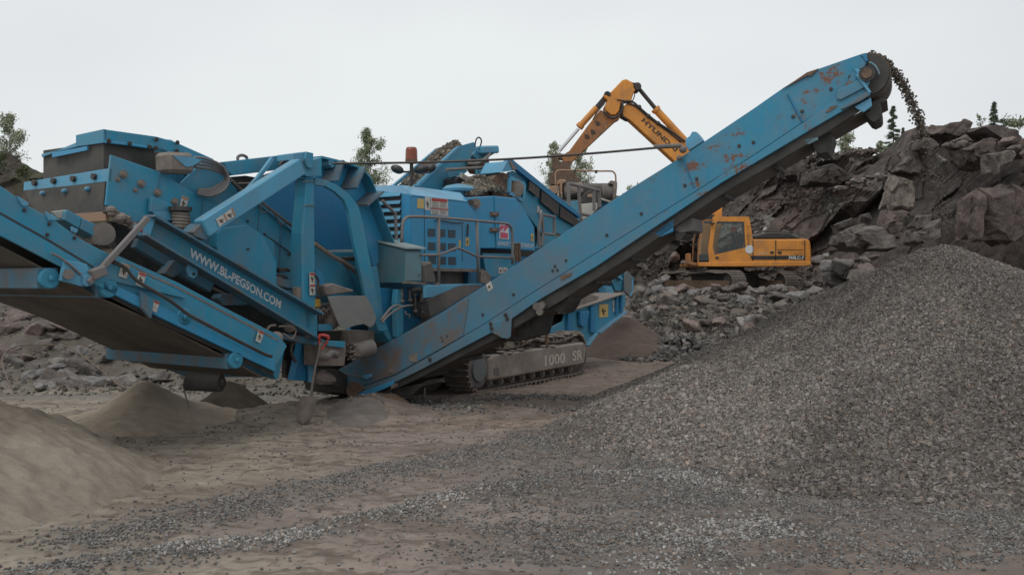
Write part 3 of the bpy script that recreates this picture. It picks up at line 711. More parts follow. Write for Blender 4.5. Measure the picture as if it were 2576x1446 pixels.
# lower deck lip with rubber curtain, facing left
e = M.p(.5, 1280, 870, 'h'); f_ = M.p(.5, 1275, 1020, 'h')
lip = MB().prism([e, f_, f_ + W * 1.72 + V(0, 0, -.02), e + W * 1.72 + V(0, 0, -.05)], M.u * .03).build('deck_lip', 'blue_light', sb, label='pale blue bolted lip of the lower deck')
for k in range(4):
    c = e + (f_ - e) * .55 + W * (.25 + .4 * k)
    if k == 0: fb = MB().cyl(c, c - M.u * .04, .035, 8).build('bolt', 'dark_steel', lip); fc = c
    else:
        q = fb.copy(); col.objects.link(q); q.location = fb.location + (c - fc)
g0 = M.p(.5, 1262, 1030, 'h'); g1 = M.p(.5, 1240, 1375, 'h')
MB().prism([g0 + W * .05, g1 + W * .05, g1 + W * 1.35, g0 + W * 1.7], M.u * .02).build('front_curtain', 'curtain_rubber', sb, label='grey rubber curtain below the pale blue lip')
MB().prism([g1, g1 + V(0, 0, -.1), g1 + V(0, 0, -.1) + W * 1.2, g1 + W * 1.2], M.u * .04).build('wear_bar', 'tan_paint', sb)
mq = MB()
for k in range(3): mq.ball(g0 + W * (.35 + .45 * k) - M.u * .01 + V(0, 0, -.06), .06, (.6, 1, .5), 5)
mq.build('clip', 'blue_light', sb)
bolts(M, .5, 'h', [(1440, 940), (1650, 1050), (1840, 1155)], sb, .05, 'muddy_steel', .07)
bolts(M, .5, 'h', [(1380, 1000), (1585, 1125)], sb, .03, 'muddy_steel', .04)
bolts(M, .5, '1', [(1460, 770)], sb, .05, 'muddy_steel', .07)
bolts(M, .92, '1', [(1310, 250), (1485, 275), (1305, 322), (1480, 345), (910, 262), (1085, 285), (1250, 312)], sb, .03)
pr(.42, .06, '1', [(1265, 855), (1270, 730), (1330, 745), (1510, 830), (1480, 850)], 'spring_bracket', 'blue_paint', sb)
pr(.42, .1, '1', [(1270, 850), (1480, 845), (1490, 930), (1390, 930), (1300, 880)], 'spring_seat', 'blue_light', sb)
sp = MB(); c0 = M.p(.35, 1510, 850, '1'); c1 = M.p(.35, 1525, 985, '1')
hp = [c0.lerp(c1, k / 60) + V(math.cos(k / 60 * 31.4), math.sin(k / 60 * 31.4), 0) * .085 for k in range(61)]
sp.tube(hp, .022, 7); sp.build('coil_spring', 'muddy_steel', crusher, smooth=True)
MB().cyl(c0, c0 + V(0, 0, .05), .13, 14).build('spring_cup', 'dark_steel', crusher); MB().cyl(c1, c1 - V(0, 0, .05), .12, 14).build('spring_cup', 'dark_steel', crusher)
c0 = M.p(.25, 915, 170, '5'); c1 = M.p(.25, 925, 270, '5')
MB().cyl(c0, c1, .075, 12).build('coil_spring', 'muddy_steel', crusher)
sticker(M, .49, '1', [(1525, 720), (1585, 740), (1550, 842), (1498, 825)], sb, band='tan_paint')
# muddy lumps at the hinge corner
pr(.44, .1, '1', [(905, 810), (965, 820), (970, 870), (940, 880), (900, 860)], 'bracket', 'dark_steel', sb)
mq = MB()
for k in range(16): mq.ball(M.p(.4, 940 + 12 * k + random.uniform(-20, 20), 860 + 8 * k + random.uniform(-30, 30), '1'), random.uniform(.03, .07), (1, 1, .8), 5)
mq.build('caked_mud', 'muddy_steel', sb)
# vibrator guard dome
pr(.3, .22, 'D', [(548, 586), (560, 574), (622, 566), (666, 600), (696, 660), (696, 740), (630, 700), (556, 655), (545, 620)], 'drive_guard', 'blue_paint', label='pale domed blue drive guard')
bolts(M, .29, '2', [(500, 1035)], crusher, .018)
# hydraulic motor block with looped hoses
mt = MB().bar(M.p(.45, 1350, 445, '1'), M.p(.45, 1570, 455, '1'), .24, .28, W).build('feeder_motor', 'muddy_steel', crusher, bevel=.04)
MB().prism(M.t(.3, '1', (1450, 385), (1600, 395), (1690, 420), (1620, 470), (1560, 480)), W * .2).build('motor_bracket', 'blue_light', mt)
lp = MB()
for k, d in enumerate((0, 26, 52, 78)):
    lp.tube(M.t(.40 + .03 * k, '2', (-20 + d, 315 - d * .3), (60, 270 + d), (170, 285 + d), (290, 345 + d * .8), (340 - d * .4, 450), (300 - d * .6, 540 - d * .5), (180, 590 - d * .7), (80, 570 - d * .4)), .016, 7, 4)
lp.build('hose_loop', 'galvanised', crusher, smooth=True, label='looped grey hydraulic hoses')
pr(.75, .03, '1', [(1300, 350), (1500, 390), (1400, 470), (1310, 500)], 'guard_plate', 'dark_steel')
pr(.9, .08, '1', [(1560, 350), (1650, 390), (1840, 560), (1840, 690), (1560, 540)], 'side_panel', 'blue_paint', sb)
pr(1.4, .4, 'D', [(355, 348), (366, 345), (432, 352), (470, 378), (440, 385), (380, 370)], 'motor_cover', 'blue_light')

# --- gantry frame ---------------------------------------------------------------
ga = empty('x', (0, 0, 0), None, None); bpy.data.objects.remove(ga)
gantry = pr(.15, .22, '2', [(985, 440), (1058, 440), (1062, 900), (1068, 1450), (1072, 1700), (985, 1700), (960, 1450), (955, 900), (985, 600)], 'gantry_post', 'blue_paint', bevel=.015)
pr(.10, .32, '2', [(925, 310), (960, 292), (1040, 290), (1120, 265), (1120, 425), (1000, 430), (950, 405), (925, 370)], 'head_plate', 'blue_paint', gantry)
pr(.06, .04, '2', [(995, 220), (1050, 232), (1050, 355), (1020, 362), (1000, 350), (975, 280)], 'head_plate', 'blue_paint', gantry)
pr(.5, .25, '2', [(300, 305), (880, 238), (1000, 218), (1000, 300), (920, 330), (700, 380), (370, 420), (330, 380)], 'top_beam', 'blue_paint', gantry)
pr(.1, .3, '2', [(880, 235), (990, 220), (950, 290), (880, 290)], 'top_plate', 'blue_light', gantry)
a, b_ = M.p(.0, 925, 345, '2'), M.p(.0, 110, 865, '2')
MB().bar(a, b_, .215, .16, W).build('diagonal_brace', 'blue_light', gantry, bevel=.015)
pr(-.03, .22, '2', [(110, 820), (165, 820), (200, 900), (150, 960), (60, 930), (40, 890)], 'brace_foot', 'blue_dusty', gantry)
for q, bd in (([(232, 785), (300, 742), (325, 800), (262, 850)], None), ([(300, 742), (372, 690), (398, 760), (325, 800)], None)):
    sticker(M, -.09, '2', q, gantry, 'sticker_white', 'dark_text', None)
pr(-.095, .003, '2', [(296, 745), (306, 738), (332, 796), (322, 802)], 'warning_band', 'tan_paint', gantry, 0)
pr(-.095, .003, '2', [(362, 697), (372, 690), (398, 756), (388, 764)], 'warning_band', 'tan_paint', gantry, 0)
MB().bar(M.p(.3, 705, 275, '2'), M.p(.3, 575, 450, '2'), .045, .05, W).bar(M.p(.3, 590, 430, '2'), M.p(.1, 440, 600, '2'), .04, .05, W).build('tie_link', 'blue_light', gantry)
MB().tube(M.t(.6, '2', (415, 290), (418, 262), (450, 250), (485, 262), (492, 285)), .02, 7, 3).build('lifting_eye', 'grey_steel', gantry)
MB().tube(M.t(.3, '2', (780, 370), (770, 330), (810, 298), (880, 298), (860, 320)), .022, 7, 4).tube(M.t(.35, '2', (420, 490), (500, 490), (600, 480), (640, 460)), .02, 7, 3).build('hose', 'rubber', gantry, smooth=True)
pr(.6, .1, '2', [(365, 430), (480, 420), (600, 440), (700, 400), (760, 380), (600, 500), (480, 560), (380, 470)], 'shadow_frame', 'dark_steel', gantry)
# hood behind the arch
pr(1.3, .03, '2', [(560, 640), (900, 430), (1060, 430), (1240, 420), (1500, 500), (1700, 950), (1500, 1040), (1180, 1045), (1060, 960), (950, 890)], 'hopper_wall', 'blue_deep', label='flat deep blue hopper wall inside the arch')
pr(1.25, .06, '2', [(1180, 1045), (1390, 1040), (1400, 1060), (1180, 1060)], 'ledge', 'white_plate')
pr(1.15, .1, '2', [(1060, 1080), (1200, 1060), (1420, 1060), (1560, 1300), (1500, 1500), (1060, 1500)], 'hopper_base', 'blue_paint')
pr(.9, .1, '2', [(1320, 1100), (1420, 1095), (1430, 1135), (1325, 1135)], 'slot', 'dark_steel')
# arch: web, inner and outer flange, ribs
outer = [(1120, 255), (1350, 310), (1460, 350), (1530, 430), (1570, 520), (1600, 640), (1650, 780), (1730, 975), (1745, 1010)]
inner = [(1060, 440), (1150, 455), (1250, 500), (1350, 570), (1430, 680), (1470, 830), (1500, 1000), (1550, 1250), (1590, 1460), (1680, 1720)]
arch = pr(.5, .03, '2', outer + [(1620, 1100), (1560, 1200)] + inner[::-1][3:] , 'arch_guard', 'blue_deep' if False else 'blue_bright', bevel=.0, label='curved blue guard plate with ribs and flanges')
mb = MB(); P_ = M.t(.3, '2', *outer)
for i in range(len(P_) - 1): mb.prism([P_[i], P_[i + 1], P_[i + 1] + V(0, 0, -.03), P_[i] + V(0, 0, -.03)], W * .26)
mb.build('outer_flange', 'blue_paint', arch)
low = [(1060, 500), (1150, 510), (1230, 555), (1310, 630), (1345, 720), (1370, 880), (1400, 1040), (1450, 1250), (1490, 1460), (1600, 1720)]
MB().prism(M.t(.2, '2', *inner, *low[::-1]), W * .06).build('inner_flange', 'blue_paint', arch, bevel=.006)
for p, q in (((1425, 350), (1345, 530)), ((1575, 560), (1440, 670)), ((1240, 300), (1190, 470))):
    a, b_ = M.p(.33, *p, '2'), M.p(.33, *q, '2'); MB().bar(a, b_, .03, .3, W).build('rib', 'blue_dusty', arch)
pr(.3, .2, '2', [(1180, 290), (1230, 290), (1240, 330), (1210, 360), (1180, 330)], 'cable_lug', 'blue_paint', arch)
# zigzag guard rails
for off, pts, zz in ((.58, [(340, 440), (450, 545), (610, 640), (700, 710), (790, 780), (950, 905)], [(590, 650), (625, 730), (700, 705), (775, 830), (840, 820), (900, 880), (930, 940), (950, 930)]), (.9, [(1060, 985), (1130, 1040), (1250, 1130), (1390, 1210)], [(1130, 1050), (1180, 1110), (1250, 1120)])):
    MB().tube(M.t(off - .06, '2', *pts), .02, 6).tube(M.t(off - .05, '2', *zz), .01, 5).build('guard_rail', 'grey_steel', crusher)
MB().tube(M.t(.6, '2', (630, 910), (750, 990), (870, 1075)), .008, 5).build('edge_wire', 'dark_steel', crusher)
# bracing with wear plates below the gantry
pr(1.0, .04, '2', [(940, 980), (1060, 1000), (1180, 1100), (1380, 1260), (1480, 1400), (1300, 1420), (1100, 1240), (930, 1130)], 'chute_plate', 'teal_paint')
pr(.55, .3, '2', [(1070, 1200), (1120, 1230), (1150, 1330), (1140, 1420), (1070, 1440)], 'box', 'blue_bright')
MB().tube(M.t(.5, '2', (1060, 990), (1200, 1090), (1310, 1150), (1420, 1240), (1480, 1330)), .035, 8, 3).build('pipe', 'muddy_steel', crusher)
pr(.85, .03, '2', [(1300, 1170), (1460, 1200), (1490, 1400), (1400, 1390)], 'torn_sheet', 'muddy_steel')
sticker(M, .9, '2', [(1320, 1305), (1395, 1315), (1395, 1400), (1320, 1385)], crusher, band='red_paint')
sticker(M, .12, '2', [(1015, 1232), (1062, 1232), (1064, 1330), (1017, 1330)], gantry, band='red_paint')
sticker(M, .12, '2', [(1017, 1330), (1064, 1330), (1066, 1420), (1018, 1420)], gantry, band='red_paint')
pr(.35, .2, '2', [(690, 1240), (900, 1320), (950, 1330), (950, 1380), (870, 1370), (700, 1330)], 'support_shelf', 'blue_dusty')
pr(.4, .1, '2', [(765, 1190), (830, 1190), (862, 1215), (850, 1225), (770, 1230)], 'slot', 'dark_steel')
pr(.4, .1, '2', [(745, 1245), (800, 1245), (850, 1280), (830, 1285), (760, 1275)], 'slot', 'dark_steel')

# --- transfer point: rubber flap, drum, frames -----------------------------------------
fl = []
fa = M.t(.05, '5', (1170, 250), (1300, 243), (1490, 243), (1545, 340), (1578, 430), (1560, 480), (1530, 508), (1470, 480), (1410, 490), (1330, 515), (1275, 505), (1240, 430), (1200, 330))
MB().prism(fa, W * .02).build('rubber_flap', 'grey_mat', crusher, 'wide grey rubber flap hanging in front of the crusher discharge', .004)
pr(.1, .16, '5', [(1140, 150), (1165, 160), (1215, 138), (1250, 150), (1300, 168), (1390, 195), (1385, 212), (1320, 222), (1230, 232), (1165, 244), (1150, 205)], 'rolled_flap', 'muddy_steel', crusher, .02)
pr(.3, .1, '5', [(1020, 243), (1180, 243), (1200, 290), (1060, 280), (1030, 262)], 'frame_plate', 'blue_dusty')
pr(.2, .2, '5', [(1045, 285), (1060, 265), (1110, 275), (1110, 335), (1060, 340), (1045, 320)], 'yellow_guard', 'yellow_paint', label='small yellow cover beside the rubber flap')
pr(.5, .2, '5', [(1060, 340), (1200, 300), (1250, 500), (1090, 520)], 'inner_frame', 'dark_steel')
for q in ([(1090, 385), (1150, 385), (1150, 470), (1090, 480)],): pr(.4, .08, '5', q, 'inner_panel', 'blue_deep')
MB().bar(M.p(.35, 1090, 350, '5'), M.p(.35, 1210, 345, '5'), .07, .1, W).ball(M.p(.3, 1190, 420, '5'), .14, (1, 1, 1.3)).build('caked_mud', 'muddy_steel', crusher)
pr(.2, .5, '5', [(1090, 480), (1210, 480), (1210, 530), (1090, 540)], 'cross_member', 'blue_paint')
pr(.4, .4, '5', [(1360, 530), (1560, 535), (1560, 660), (1330, 650)], 'timber_block', 'muddy_steel')
pr(.55, .4, '5', [(1120, 540), (1400, 530), (1380, 640), (1130, 600)], 'inner_frame', 'dark_steel')
MB().cyl(M.p(.2, 1365, 712, '5'), M.p(.2, 1365, 712, '5') + V(.25, .25, .04), .12, 24).build('tail_drum', 'grey_steel', crusher)
lg = MB(); c = M.p(.2, 1355, 700, '5')
for k in range(110):
    a = random.uniform(0, 6.3); rr = random.uniform(0, .125); lg.ball(c + V(.04, 0, -.012) + V(random.uniform(-.03, .06) - .02, random.uniform(-.06, .0) - math.sin(a) * rr * .5, math.cos(a) * rr) + V(math.sin(a) * rr * .8, 0, 0), random.uniform(.008, .018), (1, 1, 1), 3)
lg.build('caked_mud', 'muddy_steel', crusher)
pr(.15, .3, '5', [(1090, 615), (1320, 625), (1325, 690), (1310, 830), (1100, 830), (1100, 700)], 'conveyor_end_box', 'muddy_steel')
pr(.1, .04, '5', [(1160, 615), (1320, 625), (1310, 680), (1170, 665)], 'end_box_lid', 'blue_paint')
MB().tube(M.t(.0, '5', (1110, 740), (1160, 755), (1200, 725), (1245, 740)), .05, 10, 3).build('hydraulic_motor', 'grey_steel', crusher, smooth=True)
MB().prism(M.t(.3, '5', (1095, 880), (1160, 865), (1230, 900), (1275, 950), (1240, 985), (1130, 990), (1095, 970)), W * .25).build('mud_guard', 'muddy_steel', crusher, None, .05)
pr(.6, .3, '5', [(1090, 860), (1250, 870), (1300, 960), (1250, 1010), (1100, 960)], 'inner_frame', 'dark_steel')
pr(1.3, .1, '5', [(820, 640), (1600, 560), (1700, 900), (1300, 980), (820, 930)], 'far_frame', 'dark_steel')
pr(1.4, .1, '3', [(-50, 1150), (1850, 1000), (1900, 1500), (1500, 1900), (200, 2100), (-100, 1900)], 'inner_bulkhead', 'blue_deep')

# --- power pack -------------------------------------------------------------------
pw_lo = .4
nf = M.t(pw_lo, '3', (425, 578), (890, 632), (1005, 800), (1003, 1215), (520, 1195), (425, 1130))
pack = MB().prism(nf, W * 1.5).build('power_pack', 'blue_bright', crusher, 'bright blue engine housing with louvres and stickers', .012)
rf0 = M.t(pw_lo, '3', (413, 578), (892, 634)); rf1 = M.t(pw_lo + .55, '3', (350, 500), (835, 563))
mb = MB().prism([rf0[0], rf0[1], rf1[1], rf1[0]], V(0, 0, -.03)); mb.prism([rf1[0], rf1[1], rf1[1] + W * .8, rf1[0] + W * .8], V(0, 0, -.03))
mb.build('roof', 'blue_roof', pack)
le = M.p(pw_lo, 425, 578, '3'); lb = M.p(pw_lo, 425, 1130, '3')
MB().prism([le - M.u * .012, V(lb.x, lb.y, lb.z) - M.u * .012, lb + W * 1.5 - M.u * .012, le + W * 1.5 - M.u * .012 + V(0, 0, .2), rf1[0] - M.u * .012], M.u * .01).build('end_panel', 'blue_bright', pack)
lv = MB(); dk = MB()
z0, z1 = le.z - .08, lb.z + .5
dk.prism([le + W * .2 - M.u * .02 + V(0, 0, .0), lb + W * .2 - M.u * .02, lb + W * .72 - M.u * .02, le + W * .72 - M.u * .02], M.u * .005); dk.build('louvre_opening', 'dark_steel', pack)
k = 0; z = le.z - .02
while z > lb.z + .1:
    c = V(le.x, le.y, z) + W * .2 - M.u * .05
    lv.prism([c, c + M.u * .04 + V(0, 0, .06), c + M.u * .04 + V(0, 0, .075), c + V(0, 0, .015)], W * .5); z -= .12
lv.build('louvre', 'blue_light', pack)
def louvre(cx, cy, w_, h_):
    q = M.t(pw_lo - .004, '3', (cx, cy), (cx + w_, cy), (cx + w_, cy + h_), (cx, cy + h_))
    o = MB().prism(q, W * .002).build('louvre_panel', 'blue_dusty', pack)
    m = MB(); hh = h_ / 9
    for i in range(5):
        y = cy + (i * 2) * hh
        m.prism(M.t(pw_lo - .009, '3', (cx, y), (cx + w_, y + 1), (cx + w_, y + hh * 1.1), (cx, y + hh)), W * .004)
    m.build('slot', 'black_gloss', o)
for cx, cy in ((563, 865), (665, 870), (732, 875), (566, 980), (668, 985), (734, 988), (570, 1095), (670, 1100), (736, 1102)): louvre(cx, cy, 62 if cx not in (665, 668, 670) else 46, 62)
sticker(M, pw_lo - .005, '3', [(474, 612), (530, 616), (530, 697), (474, 692)], pack, 'sticker_yellow', None, None)
sticker(M, pw_lo - .005, '3', [(538, 596), (583, 600), (583, 714), (538, 708)], pack, 'sticker_white', 'dark_text')
o = sticker(M, pw_lo - .005, '3', [(588, 602), (730, 616), (733, 760), (588, 745)], pack, 'sticker_white', None, 'red_paint', 'large white instruction board on the engine housing')
m = MB()
for i in range(9):
    y = 632 + i * 13
    if i == 5: continue
    for x0, x1 in ((598, 650), (664, 718)): m.prism(M.t(pw_lo - .008, '3', (x0, y), (x1, y + 3), (x1, y + 6), (x0, y + 3)), W * .002)
m.build('print_lines', 'dark_text', o)
pr(pw_lo - .009, .003, '3', [(588, 690), (732, 700), (732, 708), (588, 698)], 'warning_band', 'red_paint', pack, 0)
sticker(M, pw_lo - .005, '3', [(880, 940), (910, 942), (908, 1010), (878, 1006)], pack, 'sticker_yellow', 'dark_text')
sticker(M, pw_lo - .005, '3', [(822, 960), (838, 962), (836, 1040), (820, 1036)], pack, 'sticker_yellow', None)
for x in (533, 850): MB().bar(M.p(pw_lo - .003, x, 700 if x == 533 else 830, '3'), M.p(pw_lo - .003, x, 1140, '3'), .006, .006, W).build('door_seam', 'dark_steel', pack)
MB().tube(M.t(pw_lo - .03, '3', (625, 795), (700, 800), (780, 815), (860, 815)), .012, 6, 2).build('handle', 'rubber', pack)
MB().bar(M.p(pw_lo - .02, 900, 825, '3'), M.p(pw_lo - .02, 893, 930, '3'), .02, .02, W).build('hinge', 'dark_steel', pack)
MB().bar(M.p(pw_lo - .03, 430, 1125, '3') if False else M.p(pw_lo - .03, 560, 1205, '3'), M.p(pw_lo - .03, 1005, 1215, '3'), .05, .12, W).build('sill', 'muddy_steel', pack)
pr(pw_lo + .3, .3, '3', [(600, 1215), (950, 1215), (950, 1340), (640, 1340)], 'undertray', 'grey_steel')
pr(pw_lo + .2, .1, '3', [(900, 1215), (965, 1215), (965, 1340), (900, 1340)], 'undertray_post', 'blue_deep')
c = M.p(1.2, 822, 545, '3'); a = MB()
a.tube([c + V(0, 0, -.3), c + V(0, 0, -.02)], .17, 20); a.tube([c + V(0, 0, -.03), c + V(0, 0, .02), c + V(0, 0, .08), c + V(0, 0, .12)], [.29, .31, .24, .05], 24)
a.build('intake_cap', 'blue_light', pack, smooth=False)
# second housing with emblem and lettering
nf = M.t(.45, '3', (890, 605), (1110, 590), (1300, 610), (1370, 700), (1455, 850), (1462, 1050), (1130, 1028), (1000, 1030), (900, 850))
h2 = MB().prism(nf, W * 1.5).build('crusher_housing', 'blue_bright', crusher, 'smooth blue housing with pink emblem and white lettering', .012)
MB().bar(M.p(.44, 1118, 592, '3'), M.p(.44, 1135, 1028, '3'), .012, .02, W).build('fold_seam', 'blue_paint', h2)
for x, y in ((1100, 722), (1098, 855)):
    o = MB().prism(M.t(.41, '3', (x, y), (x + 60, y + 4), (x + 56, y + 40), (x - 4, y + 36)), W * .04).build('latch', 'rusty_steel', h2)
    MB().prism(M.t(.395, '3', (x + 10, y + 8), (x + 48, y + 11), (x + 44, y + 28), (x + 8, y + 26)), W * .015).build('latch_bolt', 'muddy_steel', o)
em = sticker(M, .44, '3', [(1165, 828), (1238, 838), (1240, 955), (1160, 948)], h2, 'white_text', None, None, 'square pink and white emblem')
m = MB()
m.prism(M.t(.434, '3', (1172, 893), (1232, 902), (1233, 945), (1170, 940)), W * .002)
for cx in (1185, 1220):
    m.prism(M.t(.434, '3', (cx - 17, 848), (cx, 870), (cx + 17, 852), (cx + 17, 842), (cx, 832), (cx - 17, 840)), W * .002)
    m.prism(M.t(.432, '3', (cx - 18, 888), (cx, 868), (cx - 18, 856)), W * .002)
m.prism(M.t(.434, '3', (1194, 880), (1203, 862), (1212, 882)), W * .002)
m.build('emblem_print', 'pink_ink', em)
text('ADVANCED CRUSHING TECHNOLOGY', M, .443, '3', (1143, 1002), (1448, 1024), (1147, 968), 'white_text', h2, bold=.012)
sticker(M, .44, '3', [(1427, 903), (1447, 905), (1446, 972), (1425, 968)], h2, 'sticker_yellow', 'dark_text')
MB().cyl(M.p(.44, 920, 645, '3'), M.p(.40, 920, 645, '3'), .05, 16).build('keyhole_cover', 'dark_steel', h2)
MB().cyl(M.p(.44, 962, 655, '3'), M.p(.41, 962, 655, '3'), .09, 18).cyl(M.p(.41, 962, 655, '3'), M.p(.39, 962, 655, '3'), .03, 8).build('vent_disc', 'muddy_steel', h2)
pr(.9, .1, '3', [(1000, 1035), (1460, 1050), (1460, 1100), (1000, 1090)], 'recess', 'black_gloss')
pr(.5, .2, '3', [(1020, 1070), (1300, 1075), (1290, 1130), (1280, 1250), (1100, 1270), (1050, 1230)], 'lower_casing', 'blue_paint')
for x in (1155, 1195): sticker(M, .49, '3', [(x, 1188), (x + 34, 1190), (x + 34, 1240), (x, 1240)], crusher, 'sticker_white', 'dark_text')
pr(.3, .03, '3', [(1010, 1230), (1050, 1215), (1100, 1270), (1060, 1330), (1010, 1320)], 'gusset', 'muddy_steel')
for x in (1300, 1322): MB().bar(M.p(.3, x, 985, '3'), M.p(.3, x + 5, 1140, '3'), .05, .05, W).build('riser', 'rusty_steel', crusher)

# grey cabinet
cb = M.t(.0, 'e', (840, 590), (1190, 590), (1195, 1240), (860, 1240))
c0, c1, c2, c3 = cb; dd = W * .78
MBc = MB().hexa([c0, c1, c2, c3], [c0 + dd + V(0, 0, .16), c1 + dd + V(0, 0, .16), c2 + dd, c3 + dd])
cab_ = MBc.build('control_cabinet', 'teal_paint', crusher, 'grey green control cabinet with pale sloping lid', .01)
l0, l1 = c0 - W * .04 - M.u * .02 + V(0, 0, .012), c1 - W * .04 + M.u * .04 + V(0, 0, .012)
MB().prism([l0, l1, l1 + W * .86 + V(0, 0, .175), l0 + W * .86 + V(0, 0, .175)], V(0, 0, .025)).build('lid', 'pale_lid', cab_)
MB().prism(M.t(-.012, 'e', (872, 640), (1178, 640), (1182, 1190), (876, 1200)), W * .01).build('door', 'teal_light', cab_, bevel=.004)
MB().cyl(M.p(-.02, 1150, 1075, 'e'), M.p(-.04, 1150, 1075, 'e'), .012, 8).build('lock', 'rusty_steel', cab_)
MB().bar(M.p(-.05, 855, 1225, 'e'), M.p(-.05, 1225, 1255, 'e'), .03, .1, W).build('drip_sill', 'muddy_steel', cab_)
MB().prism(M.t(.1, 'e', (1195, 880), (1380, 805), (1410, 850), (1480, 1150), (1480, 1255), (1240, 1255)), W * .25).build('draped_cover', 'grey_steel', crusher, 'crumpled grey purple cover beside the cabinet', .03)

# walkway and railings
wk = M.t(-.1, '3', (520, 1330), (1010, 1325), (860, 1330)); 
pr(-.15, .05, '3', [(540, 1345), (860, 1328), (600, 1440), (540, 1445)], 'walkway_edge', 'blue_light')
sheet = M.t(.0, '3', (540, 1330), (1010, 1326)); MB().prism([sheet[0], sheet[1], sheet[1] + W * .7, sheet[0] + W * .7], V(0, 0, -.04)).build('walkway', 'blue_light', crusher)
pr(.0, .5, '6', [(690, 285), (985, 150), (1140, 150), (1150, 165), (800, 380), (720, 420)], 'walkway_bracket', 'grey_steel')
pr(.3, .3, '6', [(650, 270), (900, 270), (760, 400), (720, 430), (650, 440)], 'engine_bulkhead', 'muddy_steel')
RL = MB()
RL.tube(M.t(-.05, '3', (345, 980), (350, 830), (375, 780), (430, 764), (650, 772), (960, 798), (1200, 820), (1245, 840), (1268, 900), (1272, 1160)), .024, 8, 3)
for x0, y0, x1, y1 in ((652, 775, 655, 1390), (972, 800, 986, 1310)): RL.tube(M.t(-.05, '3', (x0, y0), (x1, y1)), .024, 8)
RL.tube(M.t(-.05, '3', (510, 1085), (660, 1085), (800, 1027), (830, 1030), (975, 1098), (1270, 1110)), .02, 8)
RL.build('handrail', 'galvanised', crusher, smooth=True, label='grey tubular handrail along the walkway')
MB().tube(M.t(.3, '3', (180, 630), (290, 740), (298, 960)), .025, 8).build('handrail', 'galvanised', crusher)
pr(-.08, .06, '3', [(640, 1320), (662, 1320), (664, 1400), (642, 1400)], 'rail_foot', 'galvanised')

# hydraulics column under the cabinet
pr(.3, .3, '6', [(150, 0), (270, 0), (300, 200), (330, 480), (420, 620), (380, 640), (330, 560), (250, 260)], 'chassis_leg', 'blue_paint')
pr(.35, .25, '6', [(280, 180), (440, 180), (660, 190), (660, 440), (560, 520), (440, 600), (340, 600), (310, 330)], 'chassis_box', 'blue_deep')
pr(.15, .1, '6', [(440, 190), (480, 190), (490, 340), (490, 560), (440, 590), (430, 300)], 'chassis_rib', 'blue_paint')
vp = MB()
for x, y, x1, y1 in ((475, 185, 480, 290), (540, 185, 545, 300), (585, 200, 590, 380), (640, 200, 645, 430)):
    vp.tube(M.t(.15, '6', (x, y), (x1, y1)), .022, 7)
for x, y in ((480, 290), (545, 280), (585, 235), (590, 372), (650, 380), (640, 245)): vp.ball(M.p(.14, x, y, '6'), .04, (1, 1, .8), 5)
vp.tube(M.t(.1, '6', (560, 190), (620, 190), (645, 215), (640, 300)), .035, 8, 3)
vp.build('valve_bank', 'grey_steel', crusher, smooth=True)
MB().tube(M.t(.05, '6', (310, 470), (350, 420), (400, 380), (480, 335), (570, 322)), .016, 7, 3).tube(M.t(.07, '6', (300, 450), (380, 350), (430, 325), (480, 340)), .02, 7, 3).tube(M.t(.05, '6', (505, 370), (510, 400), (540, 400), (538, 430)), .012, 6, 2).tube(M.t(.05, '6', (765, 275), (740, 350), (722, 410)), .012, 6).build('hose', 'galvanised', crusher, smooth=True)
MB().cyl(M.p(.28, 795, 350, '6'), M.p(.2, 795, 350, '6'), .03, 10).build('lamp', 'red_paint', crusher)

# beacon and flood lights
bp = MB().tube([M.p(.9, 423, 500, '3'), M.p(.9, 425, 320, '3')], .03, 8).build('light_mast', 'dark_steel', crusher)
c = M.p(.9, 424, 318, '3'); MB().cyl(c, c + V(0, 0, .06), .1, 16).build('beacon_base', 'rusty_steel', bp)
MB().tube([c + V(0, 0, .06), c + V(0, 0, .22), c + V(0, 0, .26)], [.1, .095, .08], 16).build('beacon', 'amber_lens', bp, 'dull orange warning beacon')
for dx, tlt in ((-.23, .35), (.16, -.3), (.3, -.5)):
    q = c + V(dx, .05 if dx > .2 else -.02, -.1 + (.02 if dx > .2 else 0)); m = MB()
    m.ball(q, .115, (1, .55, .62), 7); o = m.build('flood_light', 'black_gloss', bp, smooth=True); o.rotation_euler = (.3, tlt, 0)
MB().bar(c + V(-.2, 0, -.14), c + V(.3, 0, -.14), .03, .03).build('light_bracket', 'dark_steel', bp)

# --- rear feed conveyor (upper right of the housings) ---------------------------------
rc = MB().prism(M.t(1.9, '3', (440, 512), (800, 182), (950, 140), (962, 165), (930, 250), (905, 320), (800, 430), (730, 560), (600, 640)), W * .04).build('feed_conveyor', 'blue_paint', crusher, 'blue feed conveyor loaded with aggregate rising behind the housings', .004)
MB().prism(M.t(1.9, '3', (455, 505), (800, 180), (830, 168), (808, 195), (480, 515)), W * -.03).build('top_flange', 'blue_light', rc)
MB().prism(M.t(2.5, '3', (270, 510), (285, 490), (640, 192), (770, 158), (790, 178), (660, 215), (300, 505), (330, 560)), W * .05).build('far_flange', 'blue_light', rc)
lo = M.t(1.93, '3', (430, 540), (800, 195), (835, 175)); hi = M.t(2.49, '3', (320, 520), (655, 212), (775, 166))
mb = MB()
for i in range(2): mb.prism([lo[i], lo[i + 1], hi[i + 1], hi[i]], V(0, 0, -.03))
mb.build('belt', 'belt', rc)
LOAD = []
for i in range(2):
    for k in range(900 if i == 0 else 150):
        u, v = random.random(), random.random()
        p = lo[i].lerp(lo[i + 1], u).lerp(hi[i].lerp(hi[i + 1], u), v) + V(0, 0, .02 + .09 * math.sin(math.pi * v) * random.random()); LOAD.append(p)
